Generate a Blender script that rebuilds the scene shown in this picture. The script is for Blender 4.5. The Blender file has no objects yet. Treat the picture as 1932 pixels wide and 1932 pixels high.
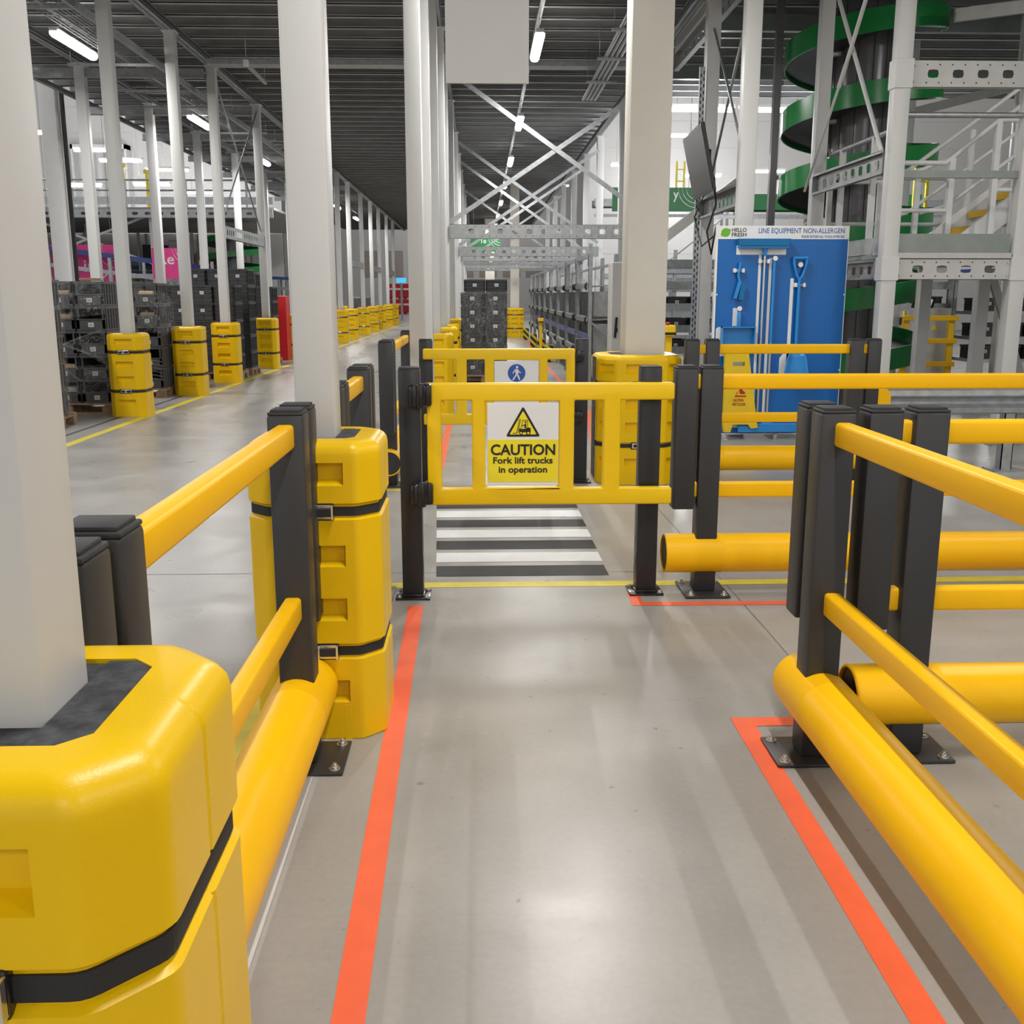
import bpy, bmesh, math, random
from mathutils import Vector, Matrix
random.seed(7)
PI = math.pi
scene = bpy.context.scene
COL = scene.collection

# ------------------------------------------------------------------ camera
cam_d = bpy.data.cameras.new('camera')
cam = bpy.data.objects.new('camera', cam_d); COL.objects.link(cam)
cam_d.sensor_width = 36.0; cam_d.sensor_height = 36.0
cam_d.lens = 1935.0 / 1932.0 * 36.0
cam_d.clip_start = 0.05; cam_d.clip_end = 400
cam.location = (0, 0, 1.55)
cam.rotation_euler = (math.radians(90 - 11.963), 0, math.radians(-1.766))
scene.camera = cam

# ------------------------------------------------------------------ world, exposure
w = bpy.data.worlds.new('world'); scene.world = w; w.use_nodes = True
bg = w.node_tree.nodes['Background']
bg.inputs[0].default_value = (1.0, 0.985, 0.96, 1); bg.inputs[1].default_value = 0.80
scene.view_settings.view_transform = 'Standard'
scene.view_settings.look = 'None'
scene.view_settings.exposure = 0.08
scene.view_settings.gamma = 1.0
scene.view_settings.use_curve_mapping = False
scene.cycles.max_bounces = 6
scene.cycles.diffuse_bounces = 3
scene.cycles.glossy_bounces = 3
scene.cycles.transparent_max_bounces = 10
scene.cycles.use_denoising = True
LAMP_W = 62.0          # each ceiling batten
HALL_W = 420.0          # fittings hanging in the high halls
LAMP_E = 14.0           # how bright a diffuser reads

# ------------------------------------------------------------------ materials
def pm(name, rgb, rough=0.5, metal=0.0, var=0.06, scale=6.0, bump=0.0, bscale=60.0, spec=0.5, coat=0.0):
    m = bpy.data.materials.new(name); m.use_nodes = True
    nt = m.node_tree; b = nt.nodes['Principled BSDF']
    tc = nt.nodes.new('ShaderNodeTexCoord')
    n = nt.nodes.new('ShaderNodeTexNoise'); n.inputs['Scale'].default_value = scale; n.inputs['Detail'].default_value = 4
    nt.links.new(tc.outputs['Object'], n.inputs['Vector'])
    r = nt.nodes.new('ShaderNodeValToRGB')
    r.color_ramp.elements[0].position = 0.3; r.color_ramp.elements[1].position = 0.7
    r.color_ramp.elements[0].color = tuple(c * (1 - var) for c in rgb) + (1,)
    r.color_ramp.elements[1].color = tuple(min(1, c * (1 + var)) for c in rgb) + (1,)
    nt.links.new(n.outputs['Fac'], r.inputs['Fac']); nt.links.new(r.outputs['Color'], b.inputs['Base Color'])
    b.inputs['Roughness'].default_value = rough; b.inputs['Metallic'].default_value = metal
    b.inputs['Specular IOR Level'].default_value = spec
    if coat: b.inputs['Coat Weight'].default_value = coat
    if bump:
        n2 = nt.nodes.new('ShaderNodeTexNoise'); n2.inputs['Scale'].default_value = bscale; n2.inputs['Detail'].default_value = 3
        nt.links.new(tc.outputs['Object'], n2.inputs['Vector'])
        bp = nt.nodes.new('ShaderNodeBump'); bp.inputs['Strength'].default_value = bump; bp.inputs['Distance'].default_value = 0.002
        nt.links.new(n2.outputs['Fac'], bp.inputs['Height']); nt.links.new(bp.outputs['Normal'], b.inputs['Normal'])
    return m

def emit(name, rgb, s):
    m = bpy.data.materials.new(name); m.use_nodes = True
    b = m.node_tree.nodes['Principled BSDF']
    b.inputs['Base Color'].default_value = rgb + (1,)
    b.inputs['Emission Color'].default_value = rgb + (1,); b.inputs['Emission Strength'].default_value = s
    return m

M = {}
M['guard'] = pm('guard_yellow', (0.83, 0.515, 0.001), 0.36, spec=0.35, var=0.03, scale=3, bump=0.15, bscale=220)
M['rail'] = pm('rail_yellow', (0.97, 0.525, 0.0), 0.40, spec=0.3, var=0.02, scale=4, bump=0.1, bscale=260)
M['gate'] = pm('gate_yellow', (0.88, 0.56, 0.002), 0.35, var=0.02, scale=4)
M['post'] = pm('post_charcoal', (0.029, 0.029, 0.031), 0.42, var=0.08, scale=5, bump=0.1, bscale=200)
M['gpost'] = pm('gate_post_black', (0.016, 0.016, 0.018), 0.35, var=0.05)
M['cap'] = pm('cap_black', (0.028, 0.028, 0.03), 0.6, bump=0.3, bscale=300)
M['black'] = pm('glossy_black', (0.012, 0.012, 0.013), 0.18)
M['webbing'] = pm('webbing_black', (0.018, 0.018, 0.02), 0.7, bump=0.5, bscale=500)
M['chrome'] = pm('bright_steel', (0.72, 0.72, 0.73), 0.25, 0.9)
M['foam'] = pm('grey_felt', (0.05, 0.05, 0.055), 0.95, var=0.5, scale=40, bump=0.8, bscale=150)
M['column'] = pm('column_white', (0.62, 0.62, 0.61), 0.42, var=0.02, scale=2)
M['bigcol'] = pm('concrete_white', (0.70, 0.67, 0.60), 0.6, var=0.03, scale=3, bump=0.2, bscale=60)
M['galv'] = pm('galvanised', (0.38, 0.395, 0.405), 0.42, 0.75, var=0.15, scale=14)
M['galvp'] = pm('painted_beam', (0.50, 0.50, 0.48), 0.5, 0.1, var=0.06, scale=6)
M['beamg'] = pm('galvanised_beam', (0.34, 0.35, 0.355), 0.40, 0.5, var=0.12, scale=10)
M['dark'] = pm('dark_hole', (0.015, 0.015, 0.015), 0.8)
M['deck'] = pm('deck_grey', (0.34, 0.345, 0.345), 0.55, 0.0, var=0.1, scale=3)
M['kick'] = pm('kickplate', (0.24, 0.27, 0.25), 0.45, 0.4, var=0.08)
M['wall'] = pm('wall_panel', (0.72, 0.71, 0.69), 0.32, var=0.02, scale=0.6)
M['white'] = pm('white_paint', (0.78, 0.78, 0.77), 0.4, var=0.02)
M['panel'] = pm('white_panel', (0.52, 0.51, 0.49), 0.6, var=0.03, scale=2)
M['tote'] = pm('tote_grey', (0.078, 0.080, 0.085), 0.5, var=0.12, scale=9)
M['tote2'] = pm('tote_dark', (0.040, 0.041, 0.043), 0.5, var=0.12, scale=9)
M['toted'] = pm('tote_inside', (0.012, 0.012, 0.012), 0.8)
M['red'] = pm('crate_red', (0.50, 0.012, 0.018), 0.4)
M['wood'] = pm('pallet_wood', (0.30, 0.20, 0.12), 0.8, var=0.25, scale=12)
M['card'] = pm('cardboard', (0.42, 0.31, 0.19), 0.85, var=0.1)
M['paper'] = pm('label_white', (0.75, 0.75, 0.75), 0.6)
M['signw'] = pm('sign_white', (0.80, 0.80, 0.79), 0.35, var=0.01)
M['signy'] = pm('sign_yellow', (0.90, 0.74, 0.02), 0.35, var=0.01)
M['ink'] = pm('ink_black', (0.012, 0.012, 0.012), 0.5)
M['signblue'] = pm('sign_blue', (0.03, 0.10, 0.42), 0.4)
M['board'] = pm('board_blue', (0.0, 0.122, 0.43), 0.28, var=0.04, scale=1.5)
M['tool'] = pm('tool_blue', (0.02, 0.24, 0.62), 0.35)
M['toold'] = pm('tool_bristle', (0.005, 0.15, 0.38), 0.8, bump=1.0, bscale=200)
M['textblue'] = pm('text_blue', (0.02, 0.10, 0.42), 0.5)
M['leaf'] = pm('logo_green', (0.13, 0.42, 0.02), 0.5)
M['wet'] = pm('wet_yellow', (0.72, 0.50, 0.01), 0.45)
M['wetred'] = pm('wet_red', (0.40, 0.02, 0.01), 0.5)
M['green'] = pm('spiral_green', (0.005, 0.215, 0.042), 0.25, var=0.05)
M['core'] = pm('spiral_core', (0.125, 0.122, 0.128), 0.28, 0.2, var=0.04)
M['slat'] = pm('spiral_slat', (0.030, 0.030, 0.032), 0.45)
M['screen'] = pm('screen_dark', (0.045, 0.045, 0.048), 0.4)
M['pink'] = pm('sign_pink', (0.75, 0.045, 0.26), 0.5)
M['greensign'] = pm('sign_green', (0.015, 0.16, 0.045), 0.5)
M['bluerail'] = pm('conveyor_blue', (0.03, 0.06, 0.24), 0.4)
M['nosing'] = pm('stair_yellow', (0.85, 0.50, 0.01), 0.5)
M['orange'] = pm('tape_orange', (0.92, 0.14, 0.05), 0.42, var=0.04, scale=12)
M['ytape'] = pm('tape_yellow', (0.72, 0.60, 0.03), 0.45, var=0.08, scale=12)
M['wtape'] = pm('stripe_white', (0.74, 0.74, 0.73), 0.45, var=0.05, scale=8)
M['btape'] = pm('stripe_black', (0.035, 0.035, 0.037), 0.55, spec=0.2, var=0.12, scale=8)
M['grime'] = pm('line_pale', (0.52, 0.51, 0.49), 0.5)
M['navy'] = pm('tape_navy', (0.05, 0.055, 0.10), 0.5)
M['joint'] = pm('joint_dark', (0.16, 0.155, 0.15), 0.7)
M['dock'] = pm('dock_door', (0.45, 0.38, 0.33), 0.6)
M['cable'] = pm('cable_black', (0.01, 0.01, 0.01), 0.5)
M['zinc'] = pm('bolt_zinc', (0.62, 0.60, 0.56), 0.3, 0.9)
M['lamp'] = emit('lamp_diffuser', (1.0, 0.99, 0.96), LAMP_E)
M['hlamp'] = emit('hall_lamp_diffuser', (0.97, 0.98, 1.0), 9.0)
M['bscreen'] = emit('lit_screen', (0.08, 0.45, 0.75), 1.0)
M['tscreen'] = emit('terminal_screen', (0.45, 0.55, 0.55), 0.6)
M['led'] = emit('led_yellow', (1.0, 0.65, 0.0), 2.0)

def film_mat():
    m = bpy.data.materials.new('stretch_film'); m.use_nodes = True
    nt = m.node_tree; nt.nodes.clear()
    out = nt.nodes.new('ShaderNodeOutputMaterial'); mix = nt.nodes.new('ShaderNodeMixShader')
    t = nt.nodes.new('ShaderNodeBsdfTransparent'); g = nt.nodes.new('ShaderNodeBsdfPrincipled')
    g.inputs['Base Color'].default_value = (0.6, 0.6, 0.6, 1); g.inputs['Roughness'].default_value = 0.15
    n = nt.nodes.new('ShaderNodeTexNoise'); n.inputs['Scale'].default_value = 7; n.inputs['Detail'].default_value = 5; n.inputs['Distortion'].default_value = 1.5
    r = nt.nodes.new('ShaderNodeValToRGB'); r.color_ramp.elements[0].position = 0.50; r.color_ramp.elements[1].position = 0.85
    r.color_ramp.elements[0].color = (0.05, 0.05, 0.05, 1); r.color_ramp.elements[1].color = (0.55, 0.55, 0.55, 1)
    bp = nt.nodes.new('ShaderNodeBump'); bp.inputs['Strength'].default_value = 0.8; bp.inputs['Distance'].default_value = 0.02
    nt.links.new(n.outputs['Fac'], r.inputs['Fac']); nt.links.new(r.outputs['Color'], mix.inputs['Fac'])
    nt.links.new(n.outputs['Fac'], bp.inputs['Height']); nt.links.new(bp.outputs['Normal'], g.inputs['Normal'])
    nt.links.new(t.outputs[0], mix.inputs[1]); nt.links.new(g.outputs[0], mix.inputs[2]); nt.links.new(mix.outputs[0], out.inputs[0])
    return m
M['film'] = film_mat()

def hazard_mat():
    m = bpy.data.materials.new('hazard_stripes'); m.use_nodes = True
    nt = m.node_tree; b = nt.nodes['Principled BSDF']
    tc = nt.nodes.new('ShaderNodeTexCoord'); wv = nt.nodes.new('ShaderNodeTexWave')
    wv.wave_type = 'BANDS'; wv.bands_direction = 'DIAGONAL'; wv.inputs['Scale'].default_value = 3.2
    r = nt.nodes.new('ShaderNodeValToRGB'); r.color_ramp.interpolation = 'CONSTANT'
    r.color_ramp.elements[0].color = (0.7, 0.5, 0.01, 1); r.color_ramp.elements[1].color = (0.015, 0.015, 0.015, 1); r.color_ramp.elements[1].position = 0.5
    nt.links.new(tc.outputs['Object'], wv.inputs['Vector']); nt.links.new(wv.outputs['Fac'], r.inputs['Fac']); nt.links.new(r.outputs['Color'], b.inputs['Base Color'])
    return m
M['hazard'] = hazard_mat()

def floor_mat():
    m = bpy.data.materials.new('polished_concrete'); m.use_nodes = True
    nt = m.node_tree; L = nt.links; b = nt.nodes['Principled BSDF']
    tc = nt.nodes.new('ShaderNodeTexCoord')
    def noise(scale, detail, dist=0.0, stretch=None):
        n = nt.nodes.new('ShaderNodeTexNoise'); n.inputs['Scale'].default_value = scale; n.inputs['Detail'].default_value = detail
        n.inputs['Distortion'].default_value = dist
        if stretch:
            mp = nt.nodes.new('ShaderNodeMapping'); mp.inputs['Scale'].default_value = stretch; mp.inputs['Rotation'].default_value = (0, 0, 0.5)
            L.new(tc.outputs['Object'], mp.inputs['Vector']); L.new(mp.outputs['Vector'], n.inputs['Vector'])
        else: L.new(tc.outputs['Object'], n.inputs['Vector'])
        return n
    def ramp(n, p0, c0, p1, c1):
        r = nt.nodes.new('ShaderNodeValToRGB'); e = r.color_ramp.elements
        e[0].position = p0; e[1].position = p1; e[0].color = c0 + (1,); e[1].color = c1 + (1,)
        L.new(n.outputs['Fac'], r.inputs['Fac']); return r
    def mul(a, bb, f=1.0):
        x = nt.nodes.new('ShaderNodeMix'); x.data_type = 'RGBA'; x.blend_type = 'MULTIPLY'; x.inputs['Factor'].default_value = f
        L.new(a, x.inputs[6]); L.new(bb, x.inputs[7]); return x.outputs[2]
    big = ramp(noise(0.55, 3, 0.2), 0.25, (0.345, 0.330, 0.305), 0.75, (0.425, 0.408, 0.380))
    blot = ramp(noise(2.6, 6, 0.1), 0.25, (0.86, 0.86, 0.86), 0.70, (1, 1, 1))
    fine = ramp(noise(45, 4), 0.3, (0.93, 0.93, 0.93), 0.7, (1, 1, 1))
    spk = ramp(noise(18, 2), 0.24, (0.55, 0.53, 0.5), 0.29, (1, 1, 1))
    scr = ramp(noise(1.4, 7, 0.3, (0.6, 14, 1)), 0.25, (0.84, 0.83, 0.82), 0.42, (1, 1, 1))
    c = mul(big.outputs[0], blot.outputs[0]); c = mul(c, fine.outputs[0]); c = mul(c, spk.outputs[0], 0.7); c = mul(c, scr.outputs[0], 0.2)
    L.new(c, b.inputs['Base Color'])
    rr = ramp(noise(1.7, 5, 0.6), 0.3, (0.26, 0.26, 0.26), 0.7, (0.40, 0.40, 0.40))
    L.new(rr.outputs[0], b.inputs['Roughness'])
    b.inputs['Specular IOR Level'].default_value = 0.5
    bp = nt.nodes.new('ShaderNodeBump'); bp.inputs['Strength'].default_value = 0.12; bp.inputs['Distance'].default_value = 0.004
    L.new(noise(3, 2).outputs['Fac'], bp.inputs['Height']); L.new(bp.outputs['Normal'], b.inputs['Normal'])
    return m
M['floor'] = floor_mat()

# ------------------------------------------------------------------ mesh builder
class MB:
    def __init__(s): s.bm = bmesh.new()
    def face(s, pts, mi=0):
        f = s.bm.faces.new([s.bm.verts.new(p) for p in pts]); f.material_index = mi; return f
    def box(s, x0, x1, y0, y1, z0, z1, bev=0.0, mi=0, seg=2):
        bm = s.bm
        v = [bm.verts.new(p) for p in ((x0,y0,z0),(x1,y0,z0),(x1,y1,z0),(x0,y1,z0),(x0,y0,z1),(x1,y0,z1),(x1,y1,z1),(x0,y1,z1))]
        fs = [bm.faces.new([v[i] for i in q]) for q in ((3,2,1,0),(4,5,6,7),(0,1,5,4),(1,2,6,5),(2,3,7,6),(3,0,4,7))]
        for f in fs: f.material_index = mi
        if bev:
            es = list({e for f in fs for e in f.edges})
            r = bmesh.ops.bevel(bm, geom=es, offset=bev, segments=seg, affect='EDGES', profile=0.5)
            for f in r['faces']: f.material_index = mi
        return s
    def cbox(s, cx, cy, cz, sx, sy, sz, bev=0.0, mi=0): return s.box(cx-sx/2, cx+sx/2, cy-sy/2, cy+sy/2, cz-sz/2, cz+sz/2, bev, mi)
    def bar(s, p0, p1, w, h, mi=0):
        p0, p1 = Vector(p0), Vector(p1); d = (p1-p0).normalized()
        up = Vector((0,0,1)) if abs(d.z) < 0.95 else Vector((0,1,0))
        a = d.cross(up).normalized(); b = a.cross(d).normalized()
        q = [s.bm.verts.new(p + a*x*w/2 + b*y*h/2) for p in (p0,p1) for x,y in ((-1,-1),(1,-1),(1,1),(-1,1))]
        for ix in ((3,2,1,0),(4,5,6,7),(0,1,5,4),(1,2,6,5),(2,3,7,6),(3,0,4,7)):
            s.bm.faces.new([q[i] for i in ix]).material_index = mi
        return s
    def tube(s, pts, r, n=12, mi=0, caps=True):
        pts = [Vector(p) for p in pts]; rings = []
        rs = r if isinstance(r, (list, tuple)) else [r]*len(pts)
        ref = None
        for i, p in enumerate(pts):
            d = (pts[min(i+1, len(pts)-1)] - pts[max(i-1, 0)]).normalized()
            if ref is None:
                ref = Vector((0,0,1)) if abs(d.z) < 0.9 else Vector((1,0,0))
            a = d.cross(ref).normalized(); b = a.cross(d).normalized(); ref = b
            rings.append([s.bm.verts.new(p + (a*math.cos(2*PI*k/n) + b*math.sin(2*PI*k/n))*rs[i]) for k in range(n)])
        for A, Bq in zip(rings, rings[1:]):
            for k in range(n):
                f = s.bm.faces.new((A[k], A[(k+1)%n], Bq[(k+1)%n], Bq[k])); f.material_index = mi; f.smooth = True
        if caps:
            s.bm.faces.new(rings[0][::-1]).material_index = mi; s.bm.faces.new(rings[-1]).material_index = mi
        return s
    def prism(s, poly, y0, y1, mi=0, T=None):
        """polygon in x-z, thick along y; T maps the points"""
        T = T or (lambda p: p)
        A = [s.bm.verts.new(T((x, y0, z))) for x, z in poly]; Bq = [s.bm.verts.new(T((x, y1, z))) for x, z in poly]
        n = len(poly)
        s.bm.faces.new(A).material_index = mi; s.bm.faces.new(Bq[::-1]).material_index = mi
        for k in range(n):
            s.bm.faces.new((A[k], Bq[k], Bq[(k+1)%n], A[(k+1)%n])).material_index = mi
        return s
    def build(s, name, mats, parent=None, loc=(0,0,0), rz=0.0, smooth=False, fix=True):
        if fix: bmesh.ops.recalc_face_normals(s.bm, faces=s.bm.faces[:])
        me = bpy.data.meshes.new(name); s.bm.to_mesh(me); s.bm.free()
        for m in (mats if isinstance(mats, (list, tuple)) else [mats]): me.materials.append(m)
        if smooth:
            for p in me.polygons: p.use_smooth = True
            me.set_sharp_from_angle(angle=math.radians(38))
        o = bpy.data.objects.new(name, me); COL.objects.link(o)
        o.location = loc; o.rotation_euler = (0, 0, rz)
        if parent: o.parent = parent
        return o

def each(name, mat, parent, makers, smooth=False):
    for f in makers:
        m = MB(); f(m); m.build(name, mat, parent, smooth=smooth)
def rods(name, parent, segs, r=.006, n=6, mat='galv'):
    for a, b in segs: MB().tube([a, b], r, n).build(name, M[mat], parent)
def tag(o, label, cat, group=None, kind=None):
    o['label'] = label; o['category'] = cat
    if group: o['group'] = group
    if kind: o['kind'] = kind
    return o
def thing(name, label, cat, loc=(0,0,0), rz=0.0, group=None):
    o = bpy.data.objects.new(name, None); COL.objects.link(o); o.empty_display_size = 0.1
    o.location = loc; o.rotation_euler = (0, 0, rz)
    return tag(o, label, cat, group)
def struct(o): o['kind'] = 'structure'; return o
def dup(root, loc, rz=None, label=None, group=None, scale=None):
    r = root.copy(); COL.objects.link(r); r.location = loc
    if rz is not None: r.rotation_euler = (0, 0, rz)
    if label: r['label'] = label
    if group: r['group'] = group
    if scale: r.scale = scale
    for ch in list(root.children):
        c = ch.copy(); COL.objects.link(c); c.parent = r
        for g in ch.children:
            d = g.copy(); COL.objects.link(d); d.parent = c
    return r
def text(s, name, mat, parent, width, height, loc, bold=0.0, rot=(PI/2, 0, 0), depth=0.001, align='CENTER'):
    cu = bpy.data.curves.new(name, 'FONT'); cu.body = s; cu.size = 1.0; cu.extrude = depth/ max(height, 1e-4) * 0.7; cu.offset = bold
    cu.resolution_u = 3
    t = bpy.data.objects.new(name, cu); COL.objects.link(t)
    bpy.context.view_layer.update()
    me = bpy.data.meshes.new_from_object(t.evaluated_get(bpy.context.evaluated_depsgraph_get()))
    bpy.data.objects.remove(t)
    xs = [v.co.x for v in me.vertices]; ys = [v.co.y for v in me.vertices]
    x0, x1, y0, y1 = min(xs), max(xs), min(ys), max(ys)
    for v in me.vertices:
        fx = (v.co.x - x0)/(x1-x0) - 0.5
        v.co = Vector((fx*width, ((v.co.y-y0)/(y1-y0)-0.5)*height, max(-depth, min(depth, v.co.z))))
    me.materials.clear(); me.materials.append(mat)
    o = bpy.data.objects.new(name, me); COL.objects.link(o)
    o.location = loc; o.rotation_euler = rot
    if parent: o.parent = parent
    return o

# ------------------------------------------------------------------ lamps (each with its own light)
def add_area(parent, w_, sx, sy, loc, col=(1.0, 0.98, 0.95)):
    l = bpy.data.lights.new('lamp_light', 'AREA'); l.shape = 'RECTANGLE'; l.size = sx; l.size_y = sy; l.energy = w_; l.color = col
    o = bpy.data.objects.new('lamp_light', l); COL.objects.link(o); o.location = loc; o.parent = parent; return o
def lamp_proto(name, label, cat, loc, group):
    t = thing(name, label, cat, loc, 0, group)
    MB().box(-.055, .055, -.78, .78, .03, .085, .012).build('housing', M['white'], t)
    m = MB(); n = 10; L = .76
    prof = [(-.07, .032), (-.066, .0), (-.045, -.03), (0, -.04), (.045, -.03), (.066, .0), (.07, .032)]
    ys = [-L, -L+.04, L-.04, L]; sc = [.55, 1, 1, .55]
    rings = [[m.bm.verts.new((x*s_, y, (z-.03)*s_+.03)) for x, z in prof] for y, s_ in zip(ys, sc)]
    for A, B_ in zip(rings, rings[1:]):
        for k in range(len(prof)-1): m.bm.faces.new((A[k], A[k+1], B_[k+1], B_[k]))
    m.bm.faces.new(rings[0]); m.bm.faces.new(rings[-1][::-1])
    m.build('diffuser', M['lamp'], t, smooth=True)
    rods('hanger', t, [((0, y, .08), (0, y, .28)) for y in (-.5, .5)])
    return t
ORD = ['first', 'second', 'third', 'fourth', 'fifth', 'sixth', 'seventh', 'eighth', 'ninth', 'tenth', 'eleventh', 'twelfth', 'thirteenth', 'fourteenth', 'fifteenth', 'sixteenth']

# ------------------------------------------------------------------ structure: floor, walls, ceiling
m = MB(); m.face([(-40, -14, 0), (34, -14, 0), (34, 101, 0), (-40, 101, 0)]); struct(m.build('floor', M['floor'], fix=False))
struct(MB().box(-40, 34, 100, 100.3, 0, 13).build('wall_back', M['wall']))
m = MB()
for k in range(12): m.box(-11 + k*2.2, -9.4 + k*2.2, 99.9, 99.98, 3.2, 5.6)
struct(m.build('trim_1', M['dock']))
def panel_wall(name, x0, x1, y, z1, step=1.1, door=None):
    m = MB(); z = 0
    while z < z1:
        m.box(x0, x1, y, y+.2, z+.006, min(z+step, z1)-.006)
        z += step
    m.box(x0, x1, y+.02, y+.18, 0, z1)
    return struct(m.build(name, M['wall']))
panel_wall('wall_left', -40, -9.2, 50, 13)
panel_wall('wall_right', 4.6, 34, 46, 13)
struct(MB().box(-40.3, -40, -14, 100, 0, 13).build('wall_far_left', M['wall']))
struct(MB().box(34, 34.3, -14, 100, 0, 13).build('wall_far_right', M['wall']))
struct(MB().box(-40, 34, -14, 100, 13, 13.3).build('ceiling_hall', M['wall']))
# deck over the aisles: joists across with flat sheet above
def deck(name, x0, x1, y0, y1, zb, pitch=.65):
    m = MB(); m.box(x0, x1, y0, y1, zb+.30, zb+.45)
    y = y0 + .1
    while y < y1 - .1:
        m.box(x0, x1, y, y+.012, zb, zb+.30)
        m.box(x0, x1, y-.085, y, zb, zb+.012)
        m.box(x0, x1, y-.085, y-.078, zb, zb+.03)
        y += pitch
    return struct(m.build(name, M['deck']))
deck('ceiling_aisle', -8.1, 3.05, -12, 66, 5.46)
deck('ceiling_side', 3.35, 20, 2.0, 23.8, 5.75)

# floor joints and the painted lines
def strip(name, pts, wd, mat, label=None, cat='floor tape', z=.0012, group=None):
    m = MB(); P = [Vector((x, y, z)) for x, y in pts]
    for i in range(len(P)-1):
        a, b = P[i], P[i+1]; d = (b-a).normalized(); n = Vector((-d.y, d.x, 0))*wd/2
        e0 = d*wd/2 if i > 0 else d*0; e1 = d*wd/2 if i < len(P)-2 else d*0
        q = [a-n-e0, b-n+e1, b+n+e1, a+n-e0]
        zt = z + i*.0003
        m.face([(p.x, p.y, zt) for p in q])
    o = m.build(name, mat, fix=False)
    if label: tag(o, label, cat, group)
    else: struct(o)
    return o
JT = [[(-8, 5.72), (1.3, 5.64), (9, 5.54)], [(1.36, -5), (1.345, 4.6), (1.29, 9)], [(-4.0, -4), (-2.3, 7.4), (-2.1, 30)], [(-5, 11.6), (8, 11.5)], [(-4.3, 17.4), (3, 17.4)], [(-4.3, -.3), (8, -.35)]]
for i, p in enumerate(JT): strip('trim_%d' % (i+2), p, .006, M['joint'], z=.0008)
strip('orange_tape', [(-.282, 1.0), (-.313, 3.0), (-.334, 5.02)], .075, M['orange'], 'long orange floor tape beside the yellow bumper tube, leading to the gate hinge post')
strip('orange_tape', [(.965, 1.0), (.965, 3.53), (2.2, 3.53), (6.0, 3.50)], .078, M['orange'], 'orange floor tape turning a corner under the nearest charcoal corner post')
strip('orange_tape', [(.80, 5.22), (.80, 5.02), (2.2, 5.01), (6.0, 5.0)], .06, M['orange'], 'L-shaped orange floor tape beside the latch-side gate post')
strip('orange_tape', [(-.37, 9.3), (-.385, 12.6)], .075, M['orange'], 'short orange floor tape seen through the gate beyond the zebra crossing')
strip('orange_tape', [(1.05, 9.0), (1.45, 13.6), (1.47, 23.0), (1.6, 36)], .075, M['orange'], 'long orange floor tape running away beyond the far gate towards the grey rack')
strip('orange_tape', [(2.55, 10.2), (4.6, 10.95)], .06, M['orange'], 'slanting orange floor tape in front of the blue tool board')
strip('yellow_line', [(-.87, 5.40), (1.2, 5.405), (6.0, 5.47)], .10, M['ytape'], 'yellow floor line crossing the walkway under the near gate', 'floor line')
strip('yellow_line', [(-.86, .5), (-.86, 5.40)], .07, M['ytape'], 'yellow floor line hidden behind the near bumper tube', 'floor line')
strip('yellow_line', [(-.8, 8.2), (.9, 8.2)], .08, M['ytape'], 'yellow floor line under the far gate', 'floor line')
strip('yellow_line', [(-4.36, 9.0), (-4.29, 26), (-4.1, 60), (-4.0, 90)], .11, M['ytape'], 'long yellow floor line along the row of yellow column guards', 'floor line')
strip('navy_line', [(-4.66, 11.2), (-4.66, 17.6)], .05, M['navy'], 'thin dark blue floor line beside the stacked grey totes', 'floor line')
strip('navy_line', [(-4.66, 14.45), (-4.4, 14.45)], .05, M['navy'], 'short dark blue cross line by the nearest yellow column guards', 'floor line')
strip('pale_line', [(-.56, 1.2), (-.575, 3.45)], .03, M['grime'], 'thin pale floor line along the foot of the yellow bumper tube', 'floor line')
for i in range(7):
    y0 = 5.572 + i*.312; xl = -.254 - i*.0125
    m = MB(); m.face([(xl, y0, .0015), (.72, y0, .0015), (.716, y0+.225, .0015), (xl-.008, y0+.225, .0015)])
    c = ['black', 'white'][i % 2]
    tag(m.build('crossing_stripe', M['btape' if i % 2 == 0 else 'wtape'], fix=False), '%s stripe of the zebra crossing, %s one counted from the near gate' % (c, ORD[i]), 'crossing stripe', 'zebra crossing stripes')

# ------------------------------------------------------------------ steel columns
def column(name, x, y, z1, sx, sy, label, mat='column', cat='column', base=True, group=None, z0=0.0):
    t = thing(name, label, cat, (x, y, 0), 0, group)
    MB().box(-sx/2, sx/2, -sy/2, sy/2, z0, z1, min(.012, sx*.08)).build('shaft', M[mat], t, smooth=True)
    MB().box(-sx/2-.03, sx/2+.03, -sy/2-.03, sy/2+.03, z1-.012, z1).build('head_plate', M[mat], t)
    return t
CTOP = 5.36
MROW = [(1.198, 'in the felt-lined guard nearest the camera'), (3.655, 'in the yellow guard behind the near barrier'), (9.62, 'standing bare behind the far gate'), (11.3, 'standing just behind the bare column'),
        (13.5, 'rising from the frontmost guard behind the far gate'), (16.15, 'rising from the second guard behind the far gate'), (17.9, 'carrying the near end of the first perforated tie beam'), (21.85, 'beside the shrink-wrapped tote stack'),
        (26.0, 'carrying the second tie beam'), (29.8, 'carrying the third tie beam'), (33.7, 'carrying the fourth tie beam'), (37.8, 'carrying the fifth tie beam'), (42.0, 'carrying the last tie beam')]
for y, ph in MROW: column('steel_column', -.575, y, CTOP, .14, .14, 'white steel column ' + ph, group='columns along the walkway')
LROW = [13.63, 16.46, 18.85, 22.45, 26.1, 30.2, 34.45, 37.3, 41.2, 44.8, 48.3, 52.3, 56.0]
for i, y in enumerate(LROW): column('steel_column', -4.56, y, CTOP, .155, .155, 'pale steel column in the %s guard of the row beyond the open aisle' % ORD[i], group='columns beyond the open aisle')
for i, y in enumerate([18.7, 22.4, 26.0, 29.9, 33.8, 37.8, 42]): column('steel_column', -6.72, y, CTOP, .17, .17, 'pale steel column behind the tote stacks at the deck edge, %s from the front' % ORD[i], group='columns behind the tote stacks')
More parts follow.
